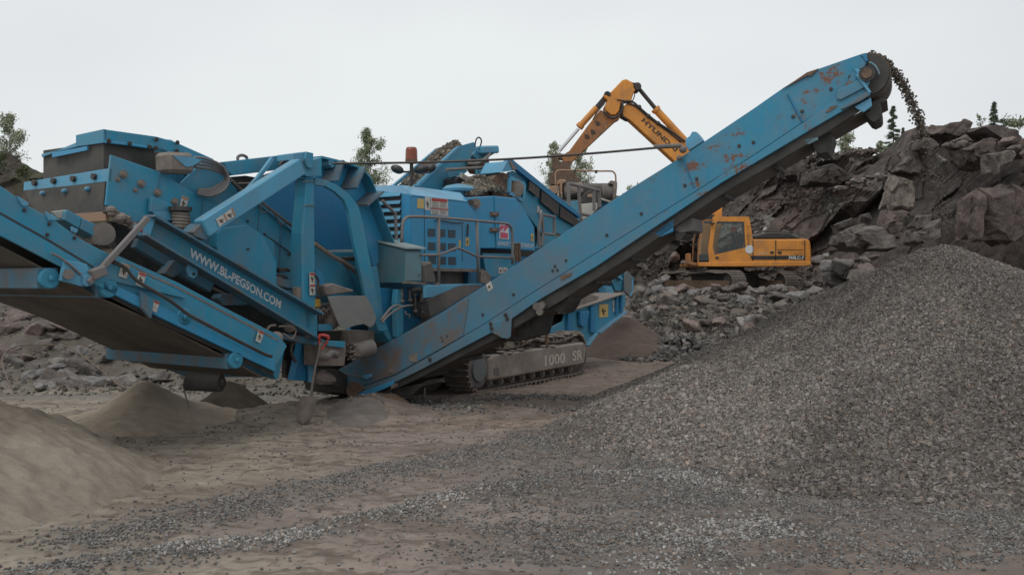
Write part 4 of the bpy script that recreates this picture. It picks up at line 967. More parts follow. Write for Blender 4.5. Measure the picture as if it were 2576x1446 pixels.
stones('aggregate_load', np.array([tuple(p) for p in LOAD]), rng.uniform(.015, .05, len(LOAD)), scol(len(LOAD), .07, .22) * np.array([1.1, 1, .88]), label='crushed brown grey rock riding up the rear feed conveyor', cat='crushed rock')
MB().tube(M.t(1.9, '3', (955, 185), (965, 125), (985, 100), (1008, 118), (1008, 150), (992, 195)), .015, 7, 3).build('hose', 'rubber', rc)
hd = MB().bar(M.p(2.0, 960, 210, '3'), M.p(2.0, 1105, 205, '3'), .16, .35, W).build('head_motor', 'blue_light', rc, bevel=.03)
MB().prism(M.t(1.95, '3', (935, 250), (970, 215), (1060, 215), (1110, 195), (1115, 240), (1070, 265), (980, 285)), W * .2).build('head_bracket', 'blue_paint', rc)
MB().tube(M.t(1.85, '3', (895, 300), (960, 300), (1030, 290), (1080, 235)), .04, 8, 3).tube(M.t(1.8, '3', (900, 320), (980, 318), (1050, 270)), .03, 8, 3).build('hydraulic_hose', 'galvanised', rc, smooth=True)
pr(2.1, .2, '3', [(960, 260), (1070, 260), (1080, 330), (1180, 400), (1100, 420), (975, 400), (930, 330)], 'head_chute', 'rusty_steel')
pr(1.7, .05, '3', [(975, 360), (1100, 370), (1170, 400), (1180, 470), (975, 460)], 'chute_wall', 'blue_paint')
pr(1.65, .04, '3', [(720, 375), (860, 365), (900, 380), (850, 420), (745, 437)], 'chute_lip', 'blue_paint')
MB().tube(M.t(1.4, '3', (715, 372), (900, 360), (1080, 350), (1190, 318), (1240, 300)), .03, 7, 3).build('top_rail', 'grey_steel', crusher)
pr(1.5, .06, '3', [(848, 395), (905, 430), (915, 470), (890, 480), (850, 440)], 'chute_liner', 'white_plate')
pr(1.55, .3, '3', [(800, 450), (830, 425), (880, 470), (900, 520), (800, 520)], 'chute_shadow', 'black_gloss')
pr(1.45, .06, '3', [(1020, 310), (1100, 340), (1190, 410), (1150, 405), (1060, 340)], 'chute_edge', 'muddy_steel')
# heap of rock in the crusher feed hopper
n = 1500; t_ = rng.uniform(0, 1, n); s_ = rng.uniform(0, 1, n)
A = np.array(M.p(.9, 925, 612, '3')); B = np.array(M.p(.9, 1185, 600, '3'))
p = A + (B - A) * t_[:, None] + np.array(W) * (s_ * .35 - .05)[:, None]
top = (.37 * np.sin(np.pi * (.12 + .6 * t_)) + .05) * (.45 + .55 * s_)
p[:, 2] += top - .03 + rng.uniform(-.02, .02, n)
stones('hopper_rock', p, rng.uniform(.02, .06, n), scol(n, .10, .28) * np.array([1.08, 1, .85]), 'rock', label='broken brown rock heaped in the hopper above the blue housings', cat='crushed rock')
pr(1.05, .5, '3', [(925, 605), (1190, 600), (1190, 460), (1100, 450), (990, 480), (940, 560)], 'hopper_core', 'rusty_steel')
# inclined side conveyor with mesh guards feeding down to the right
ic = MB().prism(M.t(1.0, '3', (1240, 390), (1280, 380), (1420, 470), (1660, 660), (1840, 800), (1840, 960), (1640, 900), (1560, 960), (1360, 700), (1240, 600)), W * .05).build('return_conveyor', 'blue_paint', crusher, 'blue inclined conveyor with dark mesh guards', .004)
MB().prism(M.t(.9, '3', (1258, 275), (1660, 600), (1840, 745), (1840, 775), (1650, 640), (1260, 330), (1180, 390), (1225, 300)), W * .1).build('cover_edge', 'blue_deep', ic)
MB().prism(M.t(.8, '3', (1180, 392), (1225, 300), (1255, 305), (1300, 350), (1295, 375)), W * .5).build('head_hood', 'blue_light', ic, bevel=.004)
MB().prism(M.t(.78, '3', (1245, 300), (1262, 296), (1305, 350), (1300, 375), (1275, 368)), W * .02).build('hood_plate', 'muddy_steel', ic)
for q in ([(1410, 450), (1495, 520), (1490, 610), (1405, 540)], [(1515, 540), (1660, 655), (1650, 760), (1508, 640)], [(1672, 672), (1840, 805), (1840, 870), (1665, 765)]):
    p = M.t(.93, '3', *q); o = MB().prism(p, W * .01).build('mesh_guard', 'dark_steel', ic); m = MB()
    for i in range(15):
        u = (i + .5) / 15
        m.bar(p[0].lerp(p[1], u) - W * .01, p[3].lerp(p[2], u) - W * .01, .008, .008, W)
    for i in range(7):
        u = (i + .5) / 7; m.bar(p[0].lerp(p[3], u) - W * .01, p[1].lerp(p[2], u) - W * .01, .008, .008, W)
    m.build('mesh', 'grey_steel', o)
fr_ = MB(); q = M.t(.85, '3', (1245, 440), (1365, 495), (1355, 630), (1240, 565))
for i in range(4): fr_.bar(q[i], q[(i + 1) % 4], .07, .06, W)
fr_.build('bearing_frame', 'blue_light', ic); MB().cyl(M.p(.95, 1300, 530, '3'), M.p(.8, 1300, 530, '3'), .16, 18).build('bearing', 'muddy_steel', ic)
a = M.p(.9, 1215, 530, '3'); MB().cyl(a - M.u * .1, a + M.u * .1 + W * .9, .3, 24).build('head_drum', 'rusty_steel', ic)
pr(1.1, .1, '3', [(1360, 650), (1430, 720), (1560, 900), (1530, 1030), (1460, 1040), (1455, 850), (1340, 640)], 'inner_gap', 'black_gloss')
pr(1.05, .06, '3', [(1370, 670), (1400, 690), (1430, 760), (1425, 800)], 'chute_lip', 'muddy_steel')
pr(.98, .2, '3', [(1530, 920), (1640, 920), (1620, 960), (1500, 1030)], 'chassis_end', 'blue_paint')
sticker(M, .99, '3', [(1480, 675), (1498, 678), (1497, 732), (1478, 728)], ic, 'sticker_white', None)
sticker(M, .97, '3', [(1500, 705), (1518, 708), (1517, 765), (1498, 760)], ic, 'sticker_white', None)
# access ladder frames
LD = MB()
for pts in ([(1495, 1020), (1490, 880), (1515, 745)], [(1515, 745), (1620, 765), (1620, 905)], [(1520, 760), (1530, 900), (1510, 1010)], [(1535, 905), (1620, 915)]): LD.tube(M.t(.7, '3', *pts), .03, 7)
LD.build('ladder_frame', 'galvanised', crusher)
LD = MB()
for pts in ([(620, 1450), (690, 1040), (690, 640)], [(690, 640), (890, 690), (1290, 780)], [(890, 690), (900, 1000), (930, 1350)], [(1180, 770), (1190, 1180)], [(730, 1200), (1100, 1270)], [(700, 1080), (730, 1200), (690, 1446)], [(1290, 780), (1300, 1100)]): LD.tube(M.t(1.3, 'd', *pts), .04, 7)
LD.build('ladder_frame', 'galvanised', crusher)

# --- hopper beams right of the track ---------------------------------------------------
hb = MB().prism(M.t(.45, 'f', (690, 690), (1580, 400), (1585, 560), (1540, 660), (1140, 970), (975, 1160), (930, 1060), (800, 1000), (400, 1000), (280, 980), (380, 950), (670, 800)), W * .04).build('hopper_beam', 'blue_paint', crusher, 'bright blue chassis beam with yellow sign behind the track', .004)
MB().prism([M.p(.35, 690, 690, 'f'), M.p(.35, 1580, 400, 'f'), M.p(.35, 1580, 385, 'f'), M.p(.35, 690, 672, 'f')], W * .75).build('top_flange', 'muddy_steel', hb)
for a, b_ in (((1540, 655), (1140, 968)), ((1100, 975), (975, 1155))):
    MB().bar(M.p(.45, *a, 'f'), M.p(.45, *b_, 'f'), .03, .25, W).build('bottom_flange', 'blue_light', hb)
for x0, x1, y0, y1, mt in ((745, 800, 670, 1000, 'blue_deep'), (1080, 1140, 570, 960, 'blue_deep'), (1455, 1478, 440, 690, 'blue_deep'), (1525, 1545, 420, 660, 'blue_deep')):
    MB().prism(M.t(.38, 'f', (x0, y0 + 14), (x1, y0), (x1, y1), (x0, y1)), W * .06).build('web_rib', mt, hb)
MB().prism(M.t(.36, 'f', (920, 660), (1060, 650), (1020, 880), (960, 880), (930, 860)), W * .08).build('pocket', 'blue_deep', hb, bevel=.01)
sticker(M, .44, 'f', [(1198, 552), (1328, 545), (1328, 735), (1200, 750)], hb, 'sticker_yellow', 'dark_text', None, 'square yellow warning sign')
sticker(M, .44, 'f', [(1395, 490), (1448, 470), (1450, 665), (1400, 672)], hb, 'sticker_white', None, None)
pr(.435, .004, 'f', [(1397, 582), (1449, 572), (1449, 580), (1397, 590)], 'warning_band', 'red_paint', hb, 0)
pr(.8, .1, 'f', [(300, 790), (670, 790), (670, 830), (310, 1010), (250, 1000)], 'side_wing', 'blue_deep')
pr(.75, .15, 'f', [(470, 655), (570, 650), (585, 690), (575, 765), (480, 770)], 'bracket', 'blue_light')
text('RMS', M, .7, 'f', (330, 785), (480, 770), (335, 705), 'white_text', crusher, bold=.02)
pr(.72, .1, 'f', [(300, 800), (310, 700), (480, 680), (480, 780), (670, 770), (670, 792)], 'name_plate', 'blue_bright')
pr(.8, .1, 'f', [(660, 670), (660, 770), (590, 770), (590, 700)], 'bracket', 'muddy_steel')
pr(.6, 1.2, 'f', [(740, 480), (1180, 470), (1200, 440), (1000, 380), (800, 430)], 'hopper_floor', 'muddy_steel')
MB().prism([M.p(.5, 740, 490, 'f'), M.p(.5, 1180, 470, 'f'), M.p(.5, 1000, 560, 'f'), M.p(.5, 700, 680, 'f')], W * .1).build('spilled_dirt', 'muddy_steel', crusher)
MB().bar(M.p(.3, 720, 540, 'f'), M.p(.3, 830, 610, 'f'), .06, .06, W).build('step', 'blue_light', crusher)
# drive end at the far right
pr(1.2, .5, 'f', [(1200, 150), (1340, 90), (1390, 230), (1330, 270), (1210, 240)], 'drive_housing', 'blue_paint')
pr(1.1, .5, 'f', [(1390, 50), (1600, 50), (1590, 360), (1440, 350), (1395, 240)], 'drive_housing', 'blue_paint')
pr(1.0, .1, 'f', [(1450, 90), (1545, 170), (1545, 205), (1440, 130)], 'handle_plate', 'blue_light')
MB().prism([M.p(1.0, 1590, 80, 'f'), M.p(1.0, 1610, 55, 'f'), M.p(1.0, 1690, 150, 'f'), M.p(1.0, 1705, 180, 'f'), M.p(1.0, 1690, 380, 'f'), M.p(1.0, 1660, 440, 'f'), M.p(1.0, 1580, 360, 'f')], W * .05).build('end_shield', 'hub_grey', crusher, 'octagonal grey shield plate at the rear end')
pr(.98, .04, 'f', [(1690, 150), (1705, 180), (1692, 380), (1662, 440), (1652, 430), (1680, 370), (1692, 185), (1680, 160)], 'shield_rim', 'blue_light')
pr(1.1, .2, 'f', [(1290, 280), (1380, 290), (1420, 380), (1300, 410)], 'leg_stub', 'blue_light')
pr(1.3, .1, 'f', [(760, 440), (850, 380), (1200, 200), (1220, 330), (1290, 410), (1000, 440)], 'rubber_skirt', 'rubber')
sticker(M, 1.09, 'f', [(1340, 95), (1385, 80), (1385, 160), (1335, 165)], crusher, 'sticker_white', None)

# --- crawler tracks ----------------------------------------------------------------
TN, TF = .32, 4.35; z_top, rs = .80, .36
def make_track(off, first):
    """profile in (t, z); far end top lifts slightly as in an idler"""
    prof = []
    A_, B_ = (TN + .36, .40), (TF - .36, .42)
    for k in range(14):
        a = math.pi / 2 + math.pi * k / 13; prof.append((A_[0] + .38 * math.cos(a), A_[1] + .38 * math.sin(a)))
    nb = 22
    for k in range(1, nb): prof.append((A_[0] + (B_[0] - A_[0]) * k / nb, .02))
    for k in range(14):
        a = -math.pi / 2 + math.pi * k / 13; prof.append((B_[0] + .36 * math.cos(a), B_[1] + .40 * math.sin(a)))
    for k in range(1, nb):
        u = k / nb; prof.append((B_[0] + (A_[0] - B_[0]) * u, .82 - .10 * abs(math.sin(u * math.pi * 2)) - .02 * u))
    m = MB(); n = len(prof)
    for i in range(n):
        (t0, z0), (t1, z1) = prof[i], prof[(i + 1) % n]
        p, q = M.at(t0, off, z0), M.at(t1, off, z1); d = (q - p); nrm = d.cross(W).normalized()
        if nrm.dot(M.at((A_[0] + B_[0]) / 2, off, .4) - p) > 0: nrm = -nrm
        p2, q2 = p + d * .04, q - d * .04
        m.hexa([p2, q2, q2 + W * .5, p2 + W * .5], [p2 - nrm * .025, q2 - nrm * .025, q2 - nrm * .025 + W * .5, p2 - nrm * .025 + W * .5])
        for e_ in (.3,):                                              # grousers
            g_ = p + d * e_; m.hexa([g_, g_ + d * .3, g_ + d * .3 + W * .5, g_ + W * .5], [g_ + nrm * .05, g_ + d * .18 + nrm * .05, g_ + d * .18 + nrm * .05 + W * .5, g_ + nrm * .05 + W * .5])
        lk = [p2 - nrm * .03 + W * .14, q2 - nrm * .03 + W * .14]
        m.hexa([lk[0], lk[1], lk[1] + W * .08, lk[0] + W * .08], [v - nrm * .07 for v in (lk[0], lk[1], lk[1] + W * .08, lk[0] + W * .08)])
    tr = m.build('crawler_track', 'track_steel', crusher, 'muddy steel crawler track with worn grousers')
    fr = MB()
    cs_ = [(TN + .50, .19), (TF - .22, .21), (TF - .12, .50), (TF - .16, .60), (TF - .26, .64), (TN + .62, .62), (TN + .52, .56)]
    fr.prism([M.at(t, off - .06, z) for t, z in cs_], W * .42)
    f = fr.build('track_frame', 'track_frame_mud', tr, bevel=.03)
    c = M.at(TN + .30, off + .02, .40)
    MB().cyl(c, c + W * .46, .30, 24).build('sprocket', 'grey_steel', tr)
    MB().cyl(c - W * .03, c, .20, 24).build('hub_cap', 'hub_grey', tr)
    c = M.at(TF - .30, off + .1, .42); MB().cyl(c, c + W * .3, .30, 24).build('idler', 'muddy_steel', tr)
    for k in range(9):
        t = TN + .62 + k * .345; c = M.at(t, off + .02, .155)
        if k == 0:
            r0 = MB().cyl(c, c + W * .4, .075, 14).cyl(c - W * .03, c, .04, 10).build('roller', 'grey_steel', tr); rc0 = c
        else:
            r1 = r0.copy(); col.objects.link(r1); r1.location = r0.location + (c - rc0)
    return tr, f
tr, tf_ = make_track(0.0, True)
make_track(2.15, False)
MB().prism([M.at(TN + .62, -.072, .28), M.at(TN + .76, -.072, .28), M.at(TN + .76, -.072, .40), M.at(TN + .62, -.072, .40)], W * .01).build('cover_plate', 'grey_steel', tr, bevel=.004)
def track_text(body, t0, t1, z0, z1, mat):
    class Q: pass
    pl = Q(); pl.p = lambda off, x, y, crop: M.at(x, off, y)
    text(body, pl, -.066, None, (t0, z0), (t1, z0), (t0, z1), mat, tr, bold=.02)
track_text('1000', TF - 1.75, TF - 1.0, .30, .49, 'faded_text'); track_text('SR', TF - .72, TF - .3, .31, .50, 'faded_text')
mq = MB()
for k in range(130):
    t = TN + .5 + (TF - TN - .9) * (k + random.random()) / 130; mq.ball(M.at(t, random.uniform(-.02, .4), random.uniform(.60, .66) if k % 2 else random.uniform(.78, .84)), random.uniform(.03, .075), (1.6, 1.3, .4), 4)
mq.build('caked_mud', 'muddy_steel', tr)
MB().tube([M.at(2.7, -.03, .90), M.at(2.72, -.04, .75), M.at(2.71, -.03, .62)], .035, 6, 2).build('chain', 'rusty_steel', tr)
# main chassis between the tracks, mostly in shade
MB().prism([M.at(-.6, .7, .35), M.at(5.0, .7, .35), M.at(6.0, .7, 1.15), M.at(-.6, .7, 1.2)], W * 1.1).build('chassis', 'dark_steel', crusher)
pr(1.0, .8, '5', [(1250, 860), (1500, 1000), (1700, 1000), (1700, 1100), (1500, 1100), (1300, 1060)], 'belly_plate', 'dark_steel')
MB().tube([M.p(-.1, 1070, 965), M.p(-.1, 1068, 990), M.p(-.05, 1072, 1012)], .012, 6, 3).build('drain_hose', 'galvanised', crusher)

# small fittings that break up the large plates
for q in ([(740, 560), (790, 575), (780, 700), (735, 690)], [(1000, 560), (1050, 575), (1050, 600), (1000, 590)]): pr(.1, .06, '5', q, 'fitting_plate', 'muddy_steel')
for x, y in ((20, 640), (120, 560), (330, 690), (500, 800), (640, 910), (850, 1080)): MB().ball(M.p(.6, x, y, '2'), .018, (1, 1, 1), 5).build('rivet', 'dark_steel', sb)
MB().tube(M.t(.45, '2', (360, 470), (450, 560), (520, 590), (600, 640)), .014, 6, 3).build('hose', 'rubber', sb)
MB().tube(M.t(.1, '2', (1062, 1250), (1090, 1300), (1080, 1380), (1100, 1440)), .016, 6, 3).build('hose', 'rubber', crusher)
MB().tube(M.t(.2, '5', (960, 560), (900, 610), (860, 700), (900, 800)), .02, 6, 3).build('hose', 'rubber', crusher)
for k in range(5): MB().bar(M.p(.16, 1090 + 22 * k, 352 + 14 * (k % 2), '5'), M.p(.3, 1100 + 24 * k, 470, '5'), .02, .03, W).build('bracket_rib', 'muddy_steel', crusher)

# weld seams, joints and stiffening ribs on the large plates
for a, b_ in (((1340, 520), (1300, 860)), ((1700, 740), (1660, 1180))): MB().bar(M.p(.495, *a, '1'), M.p(.495, *b_, '1'), .012, .012, W).build('weld_seam', 'blue_dusty', sb)
for a, b_ in (((600, 640), (560, 1180)), ((780, 770), (760, 1260))): MB().bar(M.p(.615, *a, '2'), M.p(.615, *b_, '2'), .014, .014, W).build('weld_seam', 'blue_dusty', sb)
MB().bar(M.p(.6, 420, 520, '2'), M.p(.6, 940, 930, '2'), .03, .03, W).build('edge_lip', 'blue_light', sb)
for x, y in ((930, 700), (960, 900)): MB().bar(M.p(.14, 960, y - 230, '2'), M.p(.14, 1060, y - 230, '2'), .012, .012, W).build('weld_seam', 'muddy_steel', gantry)
for x in (150, 330, 505): MB().prism(M.t(-.165, '4', (x + 950, 150 + (x * .62)), (x + 962, 156 + (x * .62)), (x + 925, 240 + x * .62), (x + 913, 234 + x * .62)), W * .006).build('joint_seam', 'muddy_steel', lc)
# ================================================================ raised side conveyor
K = Pl((-2.39, 13.4), (6.63, -2.95)); KW = K.w
def kp(off, th, crop, pts, name, mat, parent=None, bevel=.006, label=None):
    return MB().prism(K.t(off, crop, *pts), KW * th).build(name, mat, parent or sc_, label, bevel)
top_edge = [(851, 929), (988, 854), (1108, 788), (1222, 716), (1460, 559), (1588, 473), (1714, 395), (1894, 274.6), (1971, 221), (2030, 183.5), (2167, 136)]
split = [(2061, 283), (2017, 309.5), (1894, 392), (1744, 485), (1460, 661), (1348, 731), (1222, 812), (1100, 884), (994, 944), (878, 985)]
low_edge = [(901, 1007), (1060, 929), (1237, 836), (1363, 750), (1498, 672), (1578, 618), (1815, 460), (2076, 305), (2114, 283)]
sc_ = MB().prism(K.t(0, 'D', *top_edge, (2182, 154), (2172, 172), (2146, 177), (2146, 190), (2152, 262), *split), KW * .03).build('stockpile_conveyor', 'blue_worn', crusher, 'long raised blue conveyor with rust patches discharging gravel', .005)
kp(-.045, .05, 'D', [(878, 985)] + low_edge + [(2185, 240), (2150, 172), (2114, 240), (2061, 281)] + [(x, y + 1) for x, y in split[1:-1]], 'lower_panel', 'blue_worn', label='lower conveyor side panel, bright at the edges')
# dusty section at the low end
kp(-.012, .012, 'D', [(853, 931), (988, 857), (1108, 791), (1180, 746), (1165, 845), (994, 941), (880, 982)], 'end_plate', 'blue_dusty', label='dust-caked side plate at the low end')
kp(-.065, .02, '6', [(110, 1060), (420, 945), (400, 990), (118, 1115)], 'edge_strip', 'blue_bright')
kp(-.06, .02, '6', [(5, 1020), (40, 960), (110, 970), (165, 1020), (110, 1060), (115, 1130), (70, 1150), (10, 1060)], 'tail_plate', 'rusty_steel')
kp(-.06, .03, '6', [(1220, 470), (1395, 430), (1385, 590), (1360, 605), (1310, 595), (1215, 545)], 'gusset_plate', 'blue_dusty')
kp(-.075, .03, 'R', [(940, 400), (1180, 280), (1170, 370), (960, 480), (930, 470)], 'head_panel', 'blue_worn')
kp(-.02, .02, 'R', [(525, 430), (535, 425), (660, 655), (650, 662)], 'joint_seam', 'blue_deep')
kp(-.02, .012, '7', [(1245, 715), (1252, 712), (1350, 965), (1342, 968)], 'joint_seam', 'blue_deep')
kp(-.025, .02, 'D', [(1965, 226), (2030, 182), (2060, 172), (2040, 192), (2030, 192)], 'rust_patch', 'rusty_steel')
CWD = .95
MB().prism(K.t(CWD, 'D', *[(x, y + 4) for x, y in top_edge[:-1]], (2130, 150), (2140, 200), (2114, 290), *[(x, y - 20) for x, y in low_edge[::-1][1:]]), KW * .03).build('far_panel', 'blue_dusty', sc_)
# belt: return run below, slightly sagging
bl = [(905, 1012), (1060, 945), (1237, 855), (1400, 760), (1578, 648), (1815, 486), (2080, 330), (2188, 268)]
a = K.t(.06, 'D', *bl); m = MB()
for i in range(len(a) - 1):
    q = [a[i], a[i + 1], a[i + 1] + KW * .82, a[i] + KW * .82]; m.hexa(q, [v - V(0, 0, .02) for v in q])
m.build('return_belt', 'belt', sc_)
a = K.t(.06, 'D', (900, 940), (1237, 770), (1578, 545), (1815, 385), (2080, 215), (2178, 168)); m = MB()
for i in range(len(a) - 1):
    q = [a[i], a[i + 1], a[i + 1] + KW * .82, a[i] + KW * .82]; m.hexa(q, [v - V(0, 0, .02) for v in q])
m.build('carrying_belt', 'belt', sc_)
kp(.0, .04, 'D', [(1000, 958), (1060, 926), (1237, 832), (1498, 666), (1815, 452), (2114, 276), (2165, 240), (2190, 262), (2080, 334), (1815, 490), (1578, 652), (1400, 764), (1237, 858), (1060, 948), (1000, 976)], 'inner_skirt', 'rubber')
for x, y in bl[1:-1] + [(1150, 905), (1320, 812), (1490, 708), (1690, 580), (1950, 412)]:
    p = K.p(.04, x, y + 3); MB().cyl(p + KW * .1, p + KW * .8, .03, 12).build('return_roller', 'dark_steel', sc_)
m = MB()
for x, y in []:
    p = K.p(.04, x, y + 3); m.cyl(p + KW * .1, p + KW * .8, .03, 12)
for x, y in ((1150, 905), (1320, 812), (1490, 708), (1690, 580), (1950, 412)):
    p = K.p(.04, x, y + 3); m.cyl(p + KW * .1, p + KW * .8, .03, 12)
# head drum with belt wrap, bearing, lifting bracket
hc = K.p(0, 2180, 186); R_ = .245
dr = MB().cyl(hc + KW * .05, hc + KW * .88, R_, 40).build('head_drum', 'dark_steel', sc_, label='black head drum')
m = MB(); seg = []
for k in range(21):
    a_ = rad(118) - rad(215) * k / 20; dirv = K.u * math.cos(a_) + V(0, 0, math.sin(a_)); seg.append((hc + dirv * (R_ + .004), hc + dirv * (R_ + .022)))
for (i0, o0), (i1, o1) in zip(seg[:-1], seg[1:]):
    m.hexa([i0 + KW * .09, i1 + KW * .09, i1 + KW * .85, i0 + KW * .85], [o0 + KW * .09, o1 + KW * .09, o1 + KW * .85, o0 + KW * .85])
m.build('belt_wrap', 'belt', sc_)
ringp = []
bp_ = kp(-.06, .04, 'g', [(455, 450), (490, 415), (560, 440), (640, 410), (740, 405), (820, 470), (840, 540), (800, 620), (745, 680), (700, 790), (660, 745), (560, 600), (510, 540)], 'bearing_plate', 'blue_light')
c = K.p(-.06, 695, 540, 'g'); MB().cyl(c, c - KW * .05, .09, 24).build('bearing', 'dark_steel', bp_)
MB().cyl(c - KW * .05, c - KW * .07, .058, 20).build('shaft_end', 'rusty_steel', bp_)
kp(-.05, .04, 'g', [(740, 280), (800, 300), (870, 350), (920, 430), (955, 530), (925, 545), (890, 460), (840, 380), (790, 335), (725, 310)], 'drum_guard_arc', 'teal_light')
MB().bar(K.p(-.07, 500, 540, 'g'), K.p(-.07, 760, 900, 'g'), .03, .05, KW).build('edge_bar', 'blue_light', sc_)
kp(-.09, .05, 'g', [(180, 1200), (690, 860), (770, 930), (560, 1060), (200, 1225)], 'guide_rail', 'blue_dusty')
kp(-.04, .04, 'g', [(450, 1165), (770, 985), (795, 1150), (640, 1270), (600, 1270), (470, 1190)], 'scraper_bracket', 'blue_light')
kp(-.02, .5, 'g', [(560, 150), (600, 160), (690, 115), (700, 200), (715, 275), (660, 285), (620, 200)], 'head_cap', 'blue_deep')
kp(.1, .6, 'g', [(650, 1300), (930, 1120), (985, 1220), (990, 1350), (960, 1410), (840, 1470), (760, 1440)], 'belt_scraper', 'rubber')
kp(.15, .7, 'g', [(700, 1110), (960, 1000), (1100, 1040), (960, 1110), (940, 1240), (740, 1330)], 'scraper_arm', 'dark_steel')
kp(.0, .05, 'R', [(660, 800), (780, 775), (780, 800), (710, 835), (690, 838)], 'roller_bracket', 'teal_light')
kp(.1, .6, 'R', [(730, 830), (780, 780), (800, 730), (860, 700), (905, 770), (880, 850), (860, 900), (800, 915), (760, 895)], 'belt_scraper', 'rubber')
kp(.0, .06, '8', [(240, 410), (430, 280), (420, 400), (300, 450)], 'roller_bracket', 'blue_deep')
kp(.1, .6, '8', [(430, 290), (600, 270), (610, 390), (440, 420)], 'belt_scraper', 'grey_steel')
kp(.1, .5, '8', [(430, 380), (545, 420), (490, 480), (440, 450)], 'scraper_arm', 'dark_steel')
kp(-.02, .05, 'f', [(205, 480), (350, 480), (420, 560), (380, 660), (300, 720), (230, 640), (210, 560)], 'pivot_bracket', 'dark_steel')
m = MB()
for x, y in ((290, 580), (365, 570), (340, 660)): c = K.p(-.03, x, y, 'f'); m.cyl(c, c - KW * .05, .05, 12)
m.build('pivot_pin', 'grey_steel', sc_)
kp(.1, .5, 'f', [(420, 500), (740, 430), (750, 520), (690, 620), (640, 690), (420, 600)], 'pivot_housing', 'rubber')
kp(.2, .6, 'f', [(90, 660), (240, 640), (310, 720), (280, 880), (240, 1020), (-40, 1100), (0, 900), (60, 720)], 'pivot_foot', 'rubber', label='curved dark rubber skirt under the conveyor')
bolts(K, 0, '6', [(812, 590), (820, 620), (858, 580), (1155, 400), (1412, 232)], sc_, .022)
bolts(K, -.06, '6', [(1220, 478), (1228, 516), (1345, 402), (1360, 435), (710, 775)], sc_, .03)
bolts(K, 0, '7', [(1368, 893), (1270, 948), (905, 1185), (616, 1365)], sc_, .024)
bolts(K, 0, 'R', [(652, 572), (578, 615), (885, 392), (1038, 295), (258, 822), (142, 850)], sc_, .024)
bolts(K, 0, '3', [(1720, 1130), (1627, 1178), (1648, 1210), (1608, 1215)], sc_, .02)
for q in ([(530, 745), (600, 720), (605, 800), (540, 790)], [(360, 850), (400, 845), (410, 890), (365, 880)]): kp(-.02, .012, '6', q, 'mud_patch', 'muddy_steel', bevel=0)
kp(-.055, .012, 'c' if False else '6', [(1800, 80), (1900, 50), (1890, 75), (1810, 115)], 'rust_patch', 'rusty_steel', bevel=0)
kp(-.055, .012, 'R', [(840, 580), (880, 535), (935, 522), (930, 535), (870, 575)], 'rust_patch', 'rusty_steel', bevel=0)
sticker(K, -.005, '6', [(1180, 150), (1220, 120), (1240, 180), (1200, 210)], sc_, 'sticker_white', 'dark_text')
kp(-.06, .05, '6', [(140, 910), (210, 895), (215, 925), (180, 945), (150, 935)], 'lug', 'blue_light')
MB().tube(K.t(-.08, '6', (-40, 885), (60, 905), (150, 925)), .008, 5).build('tie_wire', 'galvanised', sc_)
kp(.1, .5, '6', [(310, 1060), (390, 1040), (400, 1070), (330, 1110), (310, 1100)], 'tail_scraper', 'muddy_steel')
kp(.1, .7, '6', [(420, 1020), (620, 980), (640, 1000), (560, 1080), (330, 1095)], 'tail_guard', 'dark_steel')
MB().cyl(K.p(.05, 868, 968), K.p(.05, 868, 968) + KW * .85, .15, 24).build('tail_drum', 'dark_steel', sc_)
# stay cable from the gantry to the conveyor
lug = kp(-.01, .12, '7', [(1275, 560), (1310, 535), (1330, 498), (1365, 500), (1400, 540), (1425, 578), (1300, 660), (1275, 610)], 'cable_lug', 'blue_light')
A_ = M.p(.2, 1215, 320, '2'); B_ = K.p(-.05, 1240, 615, '7')
pts = [A_.lerp(B_, k / 14) - V(0, 0, .06 * math.sin(math.pi * k / 14)) for k in range(15)]
MB().tube(pts, .016, 7).build('stay_cable', 'dark_steel', crusher, 'dark stay cable between gantry and raised conveyor')
MB().cyl(B_ - (B_ - A_).normalized() * .35, B_, .03, 10).ball(B_ + V(.02, 0, -.05), .05).ball(B_ + V(-.03, 0, -.16), .035).build('cable_clamp', 'grey_steel', lug)

# falling gravel: leaves the drum, drops on to the pile
n = 2400; u = np.where(rng.uniform(0, 1, n) < .8, rng.uniform(0, .66, n), rng.uniform(.6, 1, n))
h0 = np.array(hc + V(0, 0, R_ + .06)); dirc = np.array(K.u)
T = u * .66; v0 = 1.38
p = h0 + dirc * (v0 * T)[:, None] + np.array([0, 0, -1.0]) * (4.9 * T * T)[:, None] + np.array(KW) * rng.uniform(.36, .52, n)[:, None]
spread = (.02 + .038 * u)[:, None]; p += rng.normal(0, 1, (n, 3)) * spread * np.array([.7, .7, .8])
stones('falling_gravel', p, rng.uniform(.009, .021, n) * (1 - .45 * u), scol(n, .06, .17) * np.array([1.1, 1, .85]), label='stream of gravel pouring off the conveyor drum on to the pile', cat='gravel')

# ================================================================ excavator
E = Pl((0, 34.4), (1, 0)); EW = E.w
exc = empty('excavator', E.at(9.3, 1.5, 1.2), 'orange tracked excavator reaching its bucket over the crusher from the rubble bank', 'excavator')
def ep(off, th, crop, pts, name, mat, parent=None, bevel=.02, label=None):
    return MB().prism(E.t(off, crop, *pts), EW * th).build(name, mat, parent or exc, label, bevel)
body = ep(.0, 2.9, '8', [(1150, 470), (1620, 466), (1665, 470), (1685, 488), (1693, 560), (1695, 700), (1640, 712), (1160, 722), (640, 722), (600, 700), (650, 690), (1150, 680)], 'engine_house', 'orange_paint', bevel=.04, label='orange engine house and counterweight')
for x in (1157, 1366, 1634): MB().bar(E.p(-.01, x, 480, '8'), E.p(-.01, x, 668, '8'), .03, .02, EW).build('door_seam', 'dark_steel', body)
ep(-.03, .04, '8', [(1380, 478), (1618, 478), (1622, 570), (1380, 568)], 'recessed_door', 'orange_paint', body, .03)
